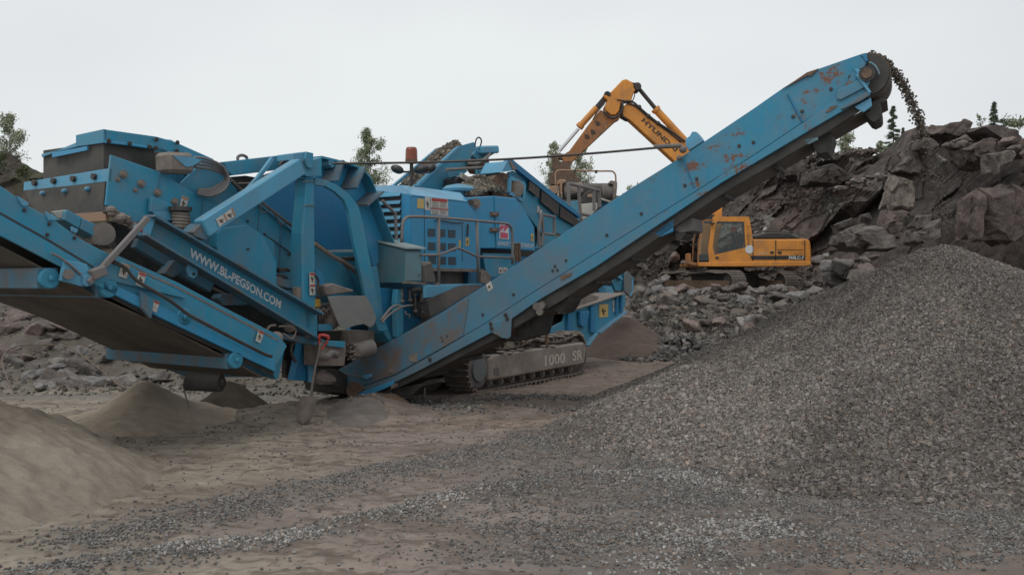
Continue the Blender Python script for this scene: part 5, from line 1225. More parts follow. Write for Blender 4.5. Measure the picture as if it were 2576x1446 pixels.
ep(-.02, .02, '8', [(1132, 622), (1630, 620), (1634, 654), (1145, 656)], 'stripe', 'black_gloss', body, 0)
text('360LC-7', E, -.035, '8', (1482, 650), (1626, 654), (1485, 622), 'white_text', body, bold=.03)
text('Robex', E, -.012, '8', (1200, 607), (1296, 607), (1202, 585), 'faded_text', body)
text('HYUNDAI', E, -.035, '8', (1535, 608), (1618, 608), (1535, 596), 'dark_text', body)
for x in (1318, 1388): ep(-.025, .03, '8', [(x, 580), (x + 32, 580), (x + 32, 604), (x, 604)], 'latch', 'dark_steel', body, .005)
ep(.05, 2.6, '8', [(1160, 468), (1180, 430), (1250, 410), (1330, 400), (1500, 410), (1560, 440), (1620, 468)], 'engine_cover', 'dark_steel', exc, .05)
MB().tube([E.p(.3, 1250, 415, '8'), E.p(.3, 1262, 385, '8'), E.p(.3, 1282, 368, '8')], .07, 8, 2).build('exhaust', 'white_plate', exc)
MB().tube([E.p(.1, 1180, 380, '8'), E.p(.1, 1250, 395, '8'), E.p(.1, 1540, 410, '8')], .03, 6).build('hand_rail', 'dark_steel', exc)
ep(-.06, .08, '8', [(650, 682), (1690, 676), (1695, 705), (1640, 718), (1000, 722), (650, 720)], 'side_skirt', 'orange_paint', exc, .02)
ep(.0, .6, '8', [(560, 600), (585, 600), (590, 680), (650, 690), (650, 720), (600, 712), (560, 700)], 'tool_box', 'orange_dirty', exc, .02)
# cab: hollow frame so that one sees in
cab = ep(.0, .06, '8', [(790, 265), (1115, 265), (1130, 290), (1155, 470), (1155, 690), (750, 690), (742, 560), (765, 400), (778, 320), (812, 330), (785, 560), (805, 612), (1088, 548), (1074, 310), (825, 308), (812, 330), (778, 320)], 'cab', 'orange_paint', bevel=.0, label='orange cab with large tinted side window')
bpy.data.objects.remove(cab)
cm = MB()
for q in ([(790, 262), (1118, 262), (1128, 290), (1075, 308), (826, 306), (800, 306)], [(1075, 308), (1128, 290), (1156, 470), (1156, 560), (1088, 546)], [(790, 262), (800, 306), (826, 306), (812, 335), (786, 540), (742, 560), (760, 400), (778, 300)], [(742, 560), (786, 540), (805, 612), (1088, 546), (1156, 560), (1156, 690), (752, 690)]):
    cm.prism(E.t(0, '8', *q), EW * .07); 
cab = cm.build('cab', 'orange_paint', exc, 'orange operator cab with large dark side window')
m = MB()
for q in ([(790, 262), (1118, 262), (1128, 290), (800, 300)],): m.prism(E.t(.07, '8', *q), EW * .95)
m.build('roof', 'orange_paint', cab)
m = MB()
for q in ([(1128, 290), (1156, 470), (1156, 690), (1140, 690), (1112, 300)],): m.prism(E.t(.07, '8', *q), EW * .95)
for q in ([(700, 292), (1128, 290), (1120, 325), (705, 325)], [(655, 610), (1140, 600), (1156, 690), (650, 690)], [(1090, 300), (1128, 290), (1156, 690), (1110, 690)]): m.prism(E.t(1.0, '8', *q), EW * .05)
m.prism(E.t(.07, '8', (650, 640), (1150, 640), (1150, 690), (650, 690)), EW * .95)
m.build('rear_wall', 'dark_steel', cab)
ep(.01, .02, '8', [(818, 306), (1078, 306), (1090, 548), (805, 615), (785, 560)], 'side_window', 'glass', cab, 0)
# front glazing slopes forward
fq = E.t(.0, '8', (778, 300), (742, 560), (752, 665), (650, 665), (655, 500), (700, 300))
MB().prism([fq[0], fq[1], fq[2], fq[3], fq[4], fq[5]], EW * .02).build('quarter_window', 'glass', cab)
m = MB(); a, b_, c = E.p(.0, 700, 298, '8'), E.p(0, 655, 500, '8'), E.p(0, 650, 690, '8')
m.bar(a, b_, .05, .05).bar(b_, c, .05, .05).bar(a + EW, b_ + EW, .05, .05).bar(b_ + EW, c + EW, .05, .05).bar(a, E.p(0, 790, 290, '8'), .07, .05); m.build('front_frame', 'orange_dirty', cab)
MB().hexa([a, b_, b_ + EW, a + EW], [v + V(.01, 0, 0) for v in (a, b_, b_ + EW, a + EW)]).hexa([b_, c, c + EW, b_ + EW], [v + V(.01, 0, 0) for v in (b_, c, c + EW, b_ + EW)]).build('windscreen', 'glass', cab)
MB().bar(E.p(-.1, 772, 325, '8'), E.p(-.1, 800, 325, '8'), .25, .05).bar(E.p(-.1, 640, 515, '8'), E.p(-.1, 575, 522, '8'), .05, .05).build('mirror', 'dark_steel', cab)
m = MB()
for k in range(4): m.ball(E.p(.2 + .15 * k, 690 + 24 * k, 262, '8'), .11, (1, 1, .8), 6)
m.bar(E.p(.2, 680, 275, '8'), E.p(.2, 800, 278, '8'), .06, .3); m.build('work_lights', 'black_gloss', cab)
class Q: pass
vp_ = Q()
for i, ch in enumerate('HYUNDAI'):
    y = 345 + i * 29; text(ch, E, -.012, '8', (1098 + i * 1.5, y + 17), (1118 + i * 1.5, y + 17), (1098 + i * 1.5, y - 3), 'dark_text', cab)
c = E.p(-.02, 1126, 563, '8'); MB().cyl(c, c + EW * .01, .28 * .6, 16).build('round_sticker', 'white_text', cab)
ep(-.02, .02, '8', [(812, 630), (842, 630), (842, 652), (812, 652)], 'door_handle', 'dark_steel', cab, 0)
ep(.35, .5, '8', [(960, 600), (1060, 600), (1075, 430), (1040, 420), (1010, 560), (930, 570)], 'seat', 'seat_cloth', cab, .03)
# operator
op = MB(); pc = E.p(.55, 985, 590, '8')
def skinned(name, joints, edges, radii, mat, parent=None, label=None, cat=None):
    me = bpy.data.meshes.new(name); c0 = Vector(joints[0]); me.from_pydata([tuple(Vector(j) - c0) for j in joints], edges, [])
    o = bpy.data.objects.new(name, me); col.objects.link(o); sk = o.modifiers.new('skin', 'SKIN')
    for i, r in enumerate(radii): me.skin_vertices[0].data[i].radius = (r, r)
    me.skin_vertices[0].data[0].use_root = True
    o.modifiers.new('sub', 'SUBSURF').levels = 2; o.modifiers['sub'].render_levels = 2
    dg = bpy.context.evaluated_depsgraph_get(); me2 = bpy.data.meshes.new_from_object(o.evaluated_get(dg)); bpy.data.objects.remove(o)
    me2.transform(Matrix.Translation(c0)); me2.shade_smooth()
    me2.materials.clear()
    q = link(me2, name, mat, parent); tag(q, label, cat); return q
J = [pc + V(*v) for v in ((0, 0, .1), (0, 0, .3), (-.02, 0, .52), (-.03, 0, .64), (-.05, 0, .78), (-.06, 0, .88), (-.02, -.2, .52), (-.12, -.27, .28), (-.38, -.24, .26), (-.02, .2, .52), (-.12, .27, .28), (-.38, .24, .26), (-.1, -.12, .1), (-.5, -.14, .14), (-.55, -.14, -.3), (-.1, .12, .1), (-.5, .14, .14), (-.55, .14, -.3), (-.68, -.14, -.33), (-.68, .14, -.33))]
person = skinned('person', J, [(0, 1), (1, 2), (2, 3), (3, 4), (4, 5), (2, 6), (6, 7), (7, 8), (2, 9), (9, 10), (10, 11), (0, 12), (12, 13), (13, 14), (0, 15), (15, 16), (16, 17), (14, 18), (17, 19)],
    [.16, .17, .17, .06, .105, .09, .08, .055, .045, .08, .055, .045, .1, .08, .055, .1, .08, .055, .05, .05], 'dark_cloth', None, 'person in dark clothes and an orange vest seated at the controls in the excavator cab', 'person')
skinned('vest', [J[0] + V(0, 0, .08), J[1], J[2] + V(0, 0, .02)], [(0, 1), (1, 2)], [.175, .19, .16], 'hivis', person)
MB().ball(J[4] + V(0, 0, .06), .125, (1, .9, 1.1), 8).build('face', 'skin', person, smooth=True)
MB().ball(J[4] + V(.02, 0, .11), .135, (1, .95, .9), 8).build('helmet', 'hivis', person, smooth=True)
for s in (-1, 1):
    hm = MB(); hb_ = J[8 if s < 0 else 11]
    hm.ball(hb_ + V(-.05, 0, 0), .05, (1.1, .8, .6), 6)
    for f in range(4): hm.tube([hb_ + V(-.08, (f - 1.5) * .022, 0), hb_ + V(-.13, (f - 1.5) * .024, -.01), hb_ + V(-.15, (f - 1.5) * .024, -.04)], .01, 6)
    hm.tube([hb_ + V(-.04, -s * .04, 0), hb_ + V(-.09, -s * .06, -.01)], .012, 6); hm.build('hand', 'skin', person, smooth=True)
ep(.3, .06, '8', [(830, 560), (850, 545), (835, 605), (815, 605)], 'control_lever', 'red_paint', cab, 0)
# boom, stick, bucket (in the middle plane of the machine)
BO = 1.25
boom = ep(BO, .55, 'D', [(1572, 264), (1586, 257), (1606, 268), (1723, 359), (1800, 428), (1820, 478), (1816, 560), (1800, 650), (1762, 650), (1766, 560), (1760, 480), (1696, 405), (1585, 303), (1567, 292), (1564, 275)], 'boom', 'orange_paint', bevel=.03, label='bent orange boom with dark lettering')
text('HYUNDAI', E, BO - .01, '7', (903, 402 + 8), (1188, 660 + 8), (930, 375 + 8), 'dark_text', boom, bold=.03)
ep(BO + .02, .52, '7', [(735, 262), (765, 300), (800, 380), (790, 400), (740, 372), (720, 330)], 'boom_tip', 'dark_steel', boom, .01)
m = MB(); m.tube(E.t(BO - .05, '7', (760, 250), (830, 250), (880, 290), (960, 360), (1050, 430), (1160, 500), (1270, 585)), .045, 6, 3).tube(E.t(BO - .02, '7', (780, 262), (860, 290), (960, 375), (1130, 500), (1240, 590)), .03, 6, 3).build('boom_pipe', 'dark_steel', boom, smooth=True)
for x, y in ((888, 292), (965, 368), (1046, 428)): MB().ball(E.p(BO - .06, x, y, '7'), .09, (1, 1, 1), 4).build('pipe_clamp', 'dark_steel', boom)
def cyl2(name, off, crop, rod, bar_, rr, rb, matb='orange_paint', matr='dark_steel'):
    a, b_, c, d = E.p(off, *rod[0], crop), E.p(off, *rod[1], crop), E.p(off, *bar_[0], crop), E.p(off, *bar_[1], crop)
    o = MB().cyl(c, d, rb, 14).cyl(c - (c - d).normalized() * -.02, c + (d - c).normalized() * .12, rb * 1.25, 14).build(name, matb, exc)
    MB().cyl(a, b_, rr, 12).build('rod', matr, o); return o
cyl2('stick_cylinder', BO + .25, '7', ((872, 125), (1030, 315)), ((1020, 308), (1290, 600)), .085, .15)
stick = ep(BO + .05, .45, '7', [(300, 662), (470, 430), (560, 318), (600, 330), (650, 365), (700, 330), (735, 300), (745, 340), (720, 395), (690, 410), (550, 540), (400, 680), (330, 748), (262, 770), (235, 700)], 'stick', 'orange_dirty', bevel=.02, label='dirty orange stick')
ep(BO - .05, .65, '7', [(580, 195), (640, 178), (745, 68), (778, 58), (858, 100), (870, 140), (845, 165), (820, 240), (740, 242), (718, 330), (690, 358), (655, 362), (610, 325), (592, 290), (625, 240)], 'stick_head', 'orange_paint', stick, .03)
ep(BO - .07, .03, '7', [(830, 88), (880, 92), (892, 120), (880, 148), (860, 150)], 'pin_plate', 'dark_steel', stick, .005)
c = E.p(BO - .05, 872, 120, '7'); MB().cyl(c, c + EW * .7, .16, 16).build('pin', 'dark_steel', stick)
MB().cyl(E.p(BO - .06, 620, 190, '7'), E.p(BO + .6, 620, 190, '7'), .14, 12).build('pin', 'dark_steel', stick)
MB().tube(E.t(BO - .08, '7', (745, 250), (745, 320), (690, 380), (640, 380), (590, 330)), .05, 6, 3).tube(E.t(BO - .08, '7', (700, 230), (760, 240), (830, 240), (850, 180)), .025, 6, 3).tube(E.t(BO - .06, '7', (600, 260), (540, 330), (510, 380), (500, 400)), .03, 6, 3).build('stick_hose', 'dark_steel', stick, smooth=True)
m = MB()
for x, y in ((450, 540), (500, 500), (540, 430)): m.prism(E.t(BO + .03, '7', (x - 22, y - 20), (x + 10, y - 14), (x + 24, y + 14), (x - 12, y + 20)), EW * .02)
m.build('worn_lettering', 'dark_text', stick)
cyl2('bucket_cylinder', BO + .28, '7', ((218, 660), (378, 475)), ((385, 460), (530, 300)), .07, .13, 'orange_paint', 'silver_rod')
MB().bar(E.p(BO + .28, 525, 305, '7'), E.p(BO + .28, 620, 195, '7'), .2, .2, EW).build('cylinder_base', 'dark_steel', exc, bevel=.03)
ep(BO + .1, .4, '7', [(155, 688), (190, 680), (320, 690), (325, 730), (300, 750), (210, 720), (200, 800), (172, 830), (160, 780)], 'bucket_linkage', 'rusty_steel')
bu = ep(BO - .35, .05, '7', [(205, 750), (330, 745), (310, 800), (370, 880), (420, 935), (330, 945), (150, 940), (135, 880), (170, 820)], 'bucket', 'rusty_steel', bevel=.0, label='dark rusty bucket')
ep(BO + .95, .05, '7', [(205, 750), (330, 745), (310, 800), (370, 880), (420, 935), (330, 945), (150, 940), (135, 880), (170, 820)], 'bucket_side', 'rusty_steel', bu, 0)
m = MB(); sh = E.t(BO - .3, '7', (205, 750), (170, 820), (135, 880), (150, 940), (330, 945))
for i in range(4): m.prism([sh[i], sh[i + 1], sh[i + 1] + V(.05, 0, .02), sh[i] + V(.05, 0, .02)], EW * 1.25)
m.prism([sh[0], E.p(BO - .3, 330, 745, '7'), E.p(BO - .3, 330, 755, '7'), E.p(BO - .3, 205, 762, '7')], EW * 1.25); m.build('bucket_shell', 'rusty_steel', bu)
# undercarriage: two tracks turned towards the camera's right
UD = Vector((.42, -.907, 0)).normalized(); US = Vector((UD.y, -UD.x, 0))
def exc_track(c):
    m = MB(); n = 40; L_ = 2.05; r = .42; prof = []
    for k in range(8): a = -math.pi / 2 + math.pi * k / 7; prof.append((L_ + r * math.cos(a), r + r * math.sin(a)))
    for k in range(1, 12): prof.append((L_ - 2 * L_ * k / 12, 2 * r - .03 * math.sin(k * 1.3)))
    for k in range(8): a = math.pi / 2 + math.pi * k / 7; prof.append((-L_ + r * math.cos(a), r + r * math.sin(a)))
    for k in range(1, 12): prof.append((-L_ + 2 * L_ * k / 12, 0))
    for i in range(len(prof)):
        (t0, z0), (t1, z1) = prof[i], prof[(i + 1) % len(prof)]
        p, q = c + UD * t0 + V(0, 0, z0), c + UD * t1 + V(0, 0, z1); nr = (q - p).cross(US).normalized()
        if nr.dot(c + V(0, 0, r) - p) > 0: nr = -nr
        m.hexa([p, q, q + US * .6, p + US * .6], [v - nr * .05 for v in (p, q, q + US * .6, p + US * .6)])
        for e_ in (.1, .6):
            g_ = p + (q - p) * e_; g2 = g_ + (q - p) * .16; m.hexa([g_, g2, g2 + US * .6, g_ + US * .6], [v + nr * .05 for v in (g_, g2, g2 + US * .6, g_ + US * .6)])
    o = m.build('crawler_track', 'muddy_steel', exc)
    f = MB(); f.prism([c + UD * t + V(0, 0, z) + US * .1 for t, z in ((-L_, .2), (L_, .2), (L_ + .1, .5), (-L_ - .1, .5))], US * .4); f.build('track_frame', 'rusty_steel', o)
    for s in (-1, 1): q = c + UD * (L_ * s) + V(0, 0, r) + US * .12; MB().cyl(q, q + US * .36, .33, 18).build('track_wheel', 'dark_steel', o)
cc_ = E.at(8.65, 1.5, 1.32)
for s in (-1.55, 1.0): exc_track(cc_ + US * s)
MB().bar(cc_ - US * 1.0 + V(0, 0, .5), cc_ + US * 1.1 + V(0, 0, .5), .5, 1.6, UD).cyl(cc_ + V(0, 0, .6), cc_ + V(0, 0, 1.25), .75, 24).build('undercarriage', 'dark_steel', exc)

# ================================================================ second plant behind (jaw crusher the excavator feeds)
Jp = Pl((0, 29), (1, 0)); JW = Jp.w
jc = empty('jaw_crusher_plant', Jp.at(2.6, 1, 0), 'second crushing plant with black drum and tan guard rail behind the blue machine', 'crusher')
def jp(off, th, pts, name, mat, parent=None, bevel=.02, label=None, crop='d'):
    return MB().prism(Jp.t(off, crop, *pts), JW * th).build(name, mat, parent or jc, label, bevel)
dm = MB().cyl(Jp.p(.3, 575, 800, 'd'), Jp.p(.3, 1560, 800, 'd'), .27, 32).build('drum', 'rubber', jc, 'large black drum lying on its side')
MB().cyl(Jp.p(.3, 1330, 800, 'd'), Jp.p(.3, 1545, 800, 'd'), .275, 32).build('drum_band', 'grey_steel', dm)
MB().cyl(Jp.p(.3, 600, 800, 'd'), Jp.p(.3, 960, 780, 'd'), .276, 32).build('drum_band', 'muddy_steel', dm)
MB().tube(Jp.t(.0, 'd', (435, 690), (432, 480), (455, 410), (520, 385), (800, 388), (1200, 402), (1500, 402), (1570, 425), (1605, 490), (1610, 600)), .028, 8, 3).build('guard_rail', 'tan_paint', jc, smooth=True)
for x, y in ((810, 405), (1225, 415)): MB().box(Jp.p(0, x, y, 'd'), (.08, .08, .1)).build('rail_clamp', 'dark_steel', jc)
jp(-.1, .5, [(328, 690), (490, 685), (485, 845), (330, 845)], 'junction_box', 'tan_paint')
jp(-.05, .7, [(490, 570), (520, 560), (630, 562), (655, 610), (570, 650), (560, 870), (520, 860), (520, 650), (475, 660)], 'end_bracket', 'tan_paint')
jp(-.05, .7, [(1460, 650), (1510, 580), (1640, 605), (1640, 700), (1620, 900), (1560, 950), (1560, 660)], 'end_bracket', 'muddy_steel')
jp(.1, 1.2, [(500, 1000), (900, 975), (920, 1500), (500, 1500)], 'frame', 'blue_paint')
jp(.15, .1, [(735, 1080), (860, 1085), (850, 1140), (740, 1150)], 'dusty_ledge', 'muddy_steel')
jp(.0, .6, [(900, 960), (1000, 830), (1150, 760), (1290, 800), (1300, 1010), (1310, 1150), (1250, 1150), (1200, 1020), (930, 1030)], 'discharge_hood', 'dark_steel')
jp(-.05, .4, [(1055, 855), (1165, 845), (1165, 915), (1060, 920)], 'tan_cover', 'tan_paint')
jp(-.02, .3, [(930, 1040), (1200, 1015), (1255, 1025), (1250, 1150), (1100, 1290), (950, 1360), (930, 1350)], 'pale_panel', 'white_plate', label='pale grey side panel')
jp(-.04, .3, [(1310, 915), (1510, 985), (1510, 1020), (1310, 960)], 'pale_beam', 'white_plate')
jp(.3, .8, [(1310, 970), (1500, 1030), (1500, 1200), (1300, 1200)], 'lower_frame', 'blue_deep')
jp(.3, 1.2, [(560, 660), (700, 600), (1000, 640), (900, 660)], 'rock_bed', 'muddy_steel', bevel=0)
n = 200; x = rng.uniform(0, 1, n); A = np.array(Jp.p(.4, 560, 660, 'd')); B = np.array(Jp.p(.4, 1080, 655, 'd'))
p = A + (B - A) * x[:, None] + np.array(JW) * rng.uniform(0, .8, (n, 1)); p[:, 2] += rng.uniform(0, .06, n)
stones('jaw_rock', p, rng.uniform(.05, .1, n), scol(n, .06, .14), 'rock', label='broken rock tipped behind the black drum of the second plant', cat='crushed rock')
MB().box(Jp.at(1.9, .9, .75), (3.2, 1.4, 1.5)).build('chassis', 'dark_steel', jc)

# ================================================================ shovel leaning against the tail
SH = Pl((-2.6, 11.45), (1, .05))
sh = empty('shovel', SH.p(0, 1000, 1310, '5'), 'rusty shovel with red grip standing upright against the conveyor foot', 'shovel')
def quad_surf(rows, cols_, name, mat, parent):
    m = MB(); R = len(rows); C_ = len(rows[0]); m.add([v for r in rows for v in r] + [v + SH.w * .006 for r in rows for v in r],
        [(i * C_ + j, i * C_ + j + 1, (i + 1) * C_ + j + 1, (i + 1) * C_ + j) for i in range(R - 1) for j in range(C_ - 1)] +
        [(R * C_ + (i + 1) * C_ + j, R * C_ + (i + 1) * C_ + j + 1, R * C_ + i * C_ + j + 1, R * C_ + i * C_ + j) for i in range(R - 1) for j in range(C_ - 1)]); return m.build(name, mat, parent, smooth=True, fix=False)
rows = []
for y, x0, x1 in ((1085, 935, 1078), (1130, 922, 1070), (1180, 908, 1058), (1230, 895, 1045), (1270, 905, 1030), (1300, 918, 1015), (1315, 940, 985)):
    rows.append([SH.p(.03 - .05 * math.sin(math.pi * k / 8), x0 + (x1 - x0) * k / 8, y + (4 if k in (0, 8) else 0), '5') for k in range(9)])
quad_surf(rows, 9, 'blade', 'muddy_steel', sh)
MB().tube(SH.t(0, '5', (1010, 1130), (1030, 1050), (1050, 920), (1070, 820), (1095, 720), (1108, 640)), .016, 9, 3).build('shaft', 'grey_steel', sh, smooth=True)
hd_ = MB().tube(SH.t(0, '5', (1100, 610), (1102, 572), (1170, 582), (1172, 612)), .022, 9, 2).build('grip', 'red_paint', sh, smooth=True)
MB().tube(SH.t(0, '5', (1108, 690), (1100, 640), (1098, 590)), .012, 8, 2).tube(SH.t(0, '5', (1112, 690), (1160, 640), (1170, 600)), .012, 8, 2).build('yoke', 'red_paint', sh)
# ================================================================ quarry faces
TOPX = [-900, -100, 0, 45, 100, 600, 1000, 1580, 1640, 1700, 1850, 1930, 2000, 2080, 2200, 2235, 2262, 2300, 2330, 2440, 2500, 2576, 3000, 3600]
TOPY = [330, 366, 372, 405, 430, 480, 505, 500, 500, 498, 492, 430, 402, 392, 388, 372, 345, 335, 330, 322, 318, 330, 320, 320]
def cliff(name, x0, x1, nx, ny, yb, yt, back, seeds, seed, cf, rough=1.0):
    """rock face standing behind the quarry floor, broken into planar facets"""
    r = np.random.default_rng(seed); xs = np.linspace(x0, x1, nx); v = np.concatenate([np.linspace(0, 1, ny), np.linspace(1.03, 2, 24)])
    sx = (xs - CX) / FPX; topz = np.interp(xs, TOPX, TOPY); Yt = np.interp(xs, *yt); Yb = np.interp(xs, *yb)
    zt = CH + (HY - topz) / FPX * Yt
    vv = v[:, None]; c = np.clip(vv, 0, 1)
    Y = Yb + (Yt - Yb) * c ** 1.15 + np.clip(vv - 1, 0, 1) * back
    Z = -.6 + (zt + .6) * c ** .9 + 0 * Y + np.clip(vv - 1, 0, 1) * .6
    X = sx * Y
    P = np.stack([X, Y, Z], -1); D = np.zeros(X.shape); CC = np.zeros(X.shape); CR = np.zeros(X.shape)
    pts = P.reshape(-1, 3)
    for cnt, amp, sc in seeds:
        lo, hi = pts.min(0), pts.max(0); hi[1] = Yt.max() + 2
        S = r.uniform(lo, hi, (cnt, 3)); A = r.uniform(-1, 1, cnt) * amp; Gd = r.normal(0, 1, (cnt, 3)) * np.array([.5, .2, .6]) * amp * .8 / sc; H = r.uniform(0, 1, cnt); H2 = r.uniform(0, 1, cnt)
        # warp for irregular joints; cells are stretched along a dipping bedding direction
        wp = pts * np.array([1, 1, 1]) + np.stack([fbm(pts[:, 0] * .7, pts[:, 2] * .7, 3, 5), fbm(pts[:, 0] * .7 + 9, pts[:, 2] * .7, 3, 6), fbm(pts[:, 0] * .7, pts[:, 2] * .7 + 9, 3, 7)], 1) * sc * .5
        rot = np.array([[.88, 0, .47], [0, 1, 0], [-.47, 0, .88]]) ; scv = np.array([.75, .8, 1.35])
        Sr = (S @ rot.T) * scv; wr = (wp @ rot.T) * scv; idx = np.empty(len(pts), int)
        for i in range(0, len(pts), 4000):
            d = ((wr[i:i + 4000, None, :] - Sr[None]) ** 2).sum(2); idx[i:i + 4000] = d.argmin(1)
        off = A[idx] + (Gd[idx] * (pts - S[idx])).sum(1)
        D += np.clip(off, -amp * 1.6, amp * 1.6).reshape(X.shape); CC += (H[idx].reshape(X.shape) - .5) * amp; CR += (H2[idx].reshape(X.shape) - .5)
    taper = np.clip(vv * 6, 0, 1)
    D = D * rough * (.35 + .65 * taper)
    m = np.clip((vv < 1.001) * 1.0 + .25, 0, 1)
    Yn = Y - D * m; Zn = Z + D * .35 * np.where(vv > .97, .5, 1) + (fbm(X * 1.4, Z * 1.4, 4, 9) - .5) * .25
    C = cf(X, Z, CC, CR)
    global FACE
    FACE = (X[:ny], Yn[:ny], Zn[:ny], C[:ny])
    return grid_obj(name, np.stack([X, Yn, Zn], -1), C, 'face_rock', 'structure', False)
def face_stones(n, label, size, seed, dens):
    r = np.random.default_rng(seed); X, Y, Z, C = (a.reshape(-1, *a.shape[2:]) for a in FACE); i = r.integers(0, len(X), n * 4)
    i = i[r.uniform(0, 1, len(i)) < dens(X[i], Z[i])][:n]; m = len(i); s = size[0] + (size[1] - size[0]) * r.uniform(0, 1, m) ** 3
    P = np.stack([X[i], Y[i] - s * .1, Z[i] + s * .1], 1) + r.normal(0, .05, (m, 3))
    stones('face_rubble', P, s, C[i] * r.uniform(.7, 1.5, (m, 1)), 'rock', label=label, cat='rubble')
def cf_right(X, Z, CC, CR):
    n = fbm(X * .5, Z * .5, 5, 91); n2 = fbm(X * .3 + 5, Z * .25, 4, 92)
    a = np.array([.06, .051, .046]); b = np.array([.125, .109, .098]); r_ = np.array([.12, .086, .077]); gr = np.array([.16, .147, .132])
    t = np.clip(.45 + CC * .55 + (n - .5) * 1.4, 0, 1)[..., None]; c = a * (1 - t) + b * t
    k = np.clip(sst(10, 15, X) * sst(.35, .6, n2 + CR * .12), 0, 1)[..., None]; c = c * (1 - k * .85) + r_ * k * .85 * (.75 + .5 * t)
    g_ = (sst(.62, .7, n) * sst(.1, .3, CR))[..., None]; c = c * (1 - g_) + gr * g_
    return c
def cf_left(X, Z, CC, CR):
    n = fbm(X * .7, Z * .7, 5, 93)[..., None]; a = np.array([.05, .042, .034]); b = np.array([.12, .10, .08]); t = np.clip(n * 1.3 - .2 + CC[..., None] * .3, 0, 1); c = a * (1 - t) + b * t
    moss = (sst(.55, .7, fbm(X * 1.1, Z * 1.1, 4, 94)) * sst(2.5, 4.5, Z))[..., None]; return c * (1 - moss * .6) + np.array([.05, .065, .022]) * moss * .6
cliff('quarry_face', 1420, 3300, 560, 150, ([1400, 1700, 2000, 2300, 2600, 3300], [43, 43, 41, 34, 28, 24]), ([1400, 1850, 2200, 2576, 3300], [49, 49, 43, 33, 29]), 45, ((45, 1.5, 3.6), (260, .7, 1.6), (1500, .26, .75), (6000, .09, .35)), 11, cf_right)
face_stones(15000, 'broken stones lying in the ledges of the quarry face', (.03, .17), 5, lambda X, Z: np.clip(sst(.45, .62, fbm(X * .6, Z * .9, 4, 55)) + .15 - .35 * sst(12, 16, X), 0, 1))
cliff('rock_slope', -1000, 1460, 380, 70, ([-1000, 100, 1500], [30, 32, 43]), ([-1000, 100, 1500], [36, 38, 49]), 45, ((120, .6, 2.2), (900, .25, 1.0)), 12, cf_left)

# (see below for rubble)
# slabs and blocks that stand out in the right hand face
def rp(x, y, Y): return V((x - CX) / FPX * Y, Y, CH + (HY - y) / FPX * Y)
def slab(pts, Y, th, c, label, dy=0.):
    """angular block: outline from its corner sight lines, bulged and broken"""
    base = [rp(x, y, Y + dy * (i % 2)) for i, (x, y) in enumerate(pts)]
    bm = bmesh.new(); r = random.Random(int(pts[0][0]))
    cen = sum(base, V(0, 0, 0)) / len(base)
    for p in base:
        for k in range(3):
            q = cen.lerp(p, 1 - .18 * (k == 0)) + V(r.uniform(-.05, .05), -th * (.5 if k == 0 else 0) + th * (k == 2), r.uniform(-.05, .05)); bm.verts.new(q)
    res = bmesh.ops.convex_hull(bm, input=bm.verts)
    bmesh.ops.delete(bm, geom=[e for e in res['geom_interior'] if isinstance(e, bmesh.types.BMVert)], context='VERTS')
    bmesh.ops.triangulate(bm, faces=bm.faces)
    for it in range(4):
        es = [e for e in bm.edges if e.calc_length() > .16]
        if es: bmesh.ops.subdivide_edges(bm, edges=es, cuts=1); bmesh.ops.triangulate(bm, faces=[f for f in bm.faces if len(f.verts) > 3])
    for v in bm.verts:
        q = v.co * 1.1; k_ = noise.cell_vector(v.co * 1.5 + noise.noise_vector(v.co * 1.6) * .5)
        v.co += (v.co - cen).normalized() * (noise.fractal(q, 1, 2, 5) * .09) + Vector((k_[0] - .5, k_[1] - .5, k_[2] - .5)) * .2
    bmesh.ops.recalc_face_normals(bm, faces=bm.faces)
    me = bpy.data.meshes.new('rock_slab'); bm.to_mesh(me); bm.free()
    set_col(me, np.broadcast_to(np.array(c) * np.array([1.08, .985, .93]), (len(me.vertices), 3)))
    return tag(link(me, 'rock_slab', 'face_rock'), label, 'rock slab')
S_ = lambda *p: [(1973 + x * .3001, 276.2 + y * .3001) for x, y in p]
slab(S_((1040, 265), (910, 510), (1000, 545), (1120, 560), (1150, 500), (1060, 400), (1090, 270)), 33.5, .8, (0.109, 0.100, 0.097), 'upper leaning pinkish slab directly below the falling gravel')
slab(S_((950, 555), (910, 640), (880, 800), (900, 850), (1040, 830), (1080, 650), (1090, 590)), 33.3, .7, (.20, .185, .17), 'pale pinkish grey upright slab in the middle of the quarry face')
slab(S_((890, 850), (1040, 840), (990, 990), (930, 1100), (880, 1080), (820, 990)), 33.0, .8, (0.119, 0.102, 0.098), 'reddish slab under the pale upright slab')
slab(S_((520, 1030), (740, 950), (790, 1000), (900, 1150), (840, 1190), (640, 1190), (530, 1130)), 30.5, 1.6, (0.126, 0.121, 0.115), 'big grey angular block at the foot of the quarry face left of the gravel pile')
slab(S_((450, 960), (680, 880), (700, 940), (520, 1030), (470, 1030)), 33.0, 1.0, (0.101, 0.096, 0.093), 'flat brownish block lying behind the big grey angular block')
slab(S_((1055, 900), (1235, 895), (1210, 980), (1115, 1030)), 31.0, .7, (0.170, 0.168, 0.160), 'pale triangular block wedged above the gravel pile')
slab(S_((1090, 1040), (1290, 930), (1310, 1050), (1180, 1100), (1080, 1150), (1050, 1110)), 30.2, .8, (0.127, 0.123, 0.118), 'long grey block leaning over the top of the gravel pile')
slab(S_((1160, 200), (1290, 125), (1440, 120), (1515, 155), (1450, 250), (1380, 275), (1220, 220)), 33.5, 1.4, (0.113, 0.101, 0.096), 'rounded brown boulder highest on the rim beside the falling gravel')
slab(S_((1515, 330), (1610, 270), (1740, 270), (1790, 340), (1730, 450), (1640, 465), (1540, 420)), 31.0, 1.2, (0.106, 0.094, 0.090), 'reddish boulder sticking out of the upper right face')
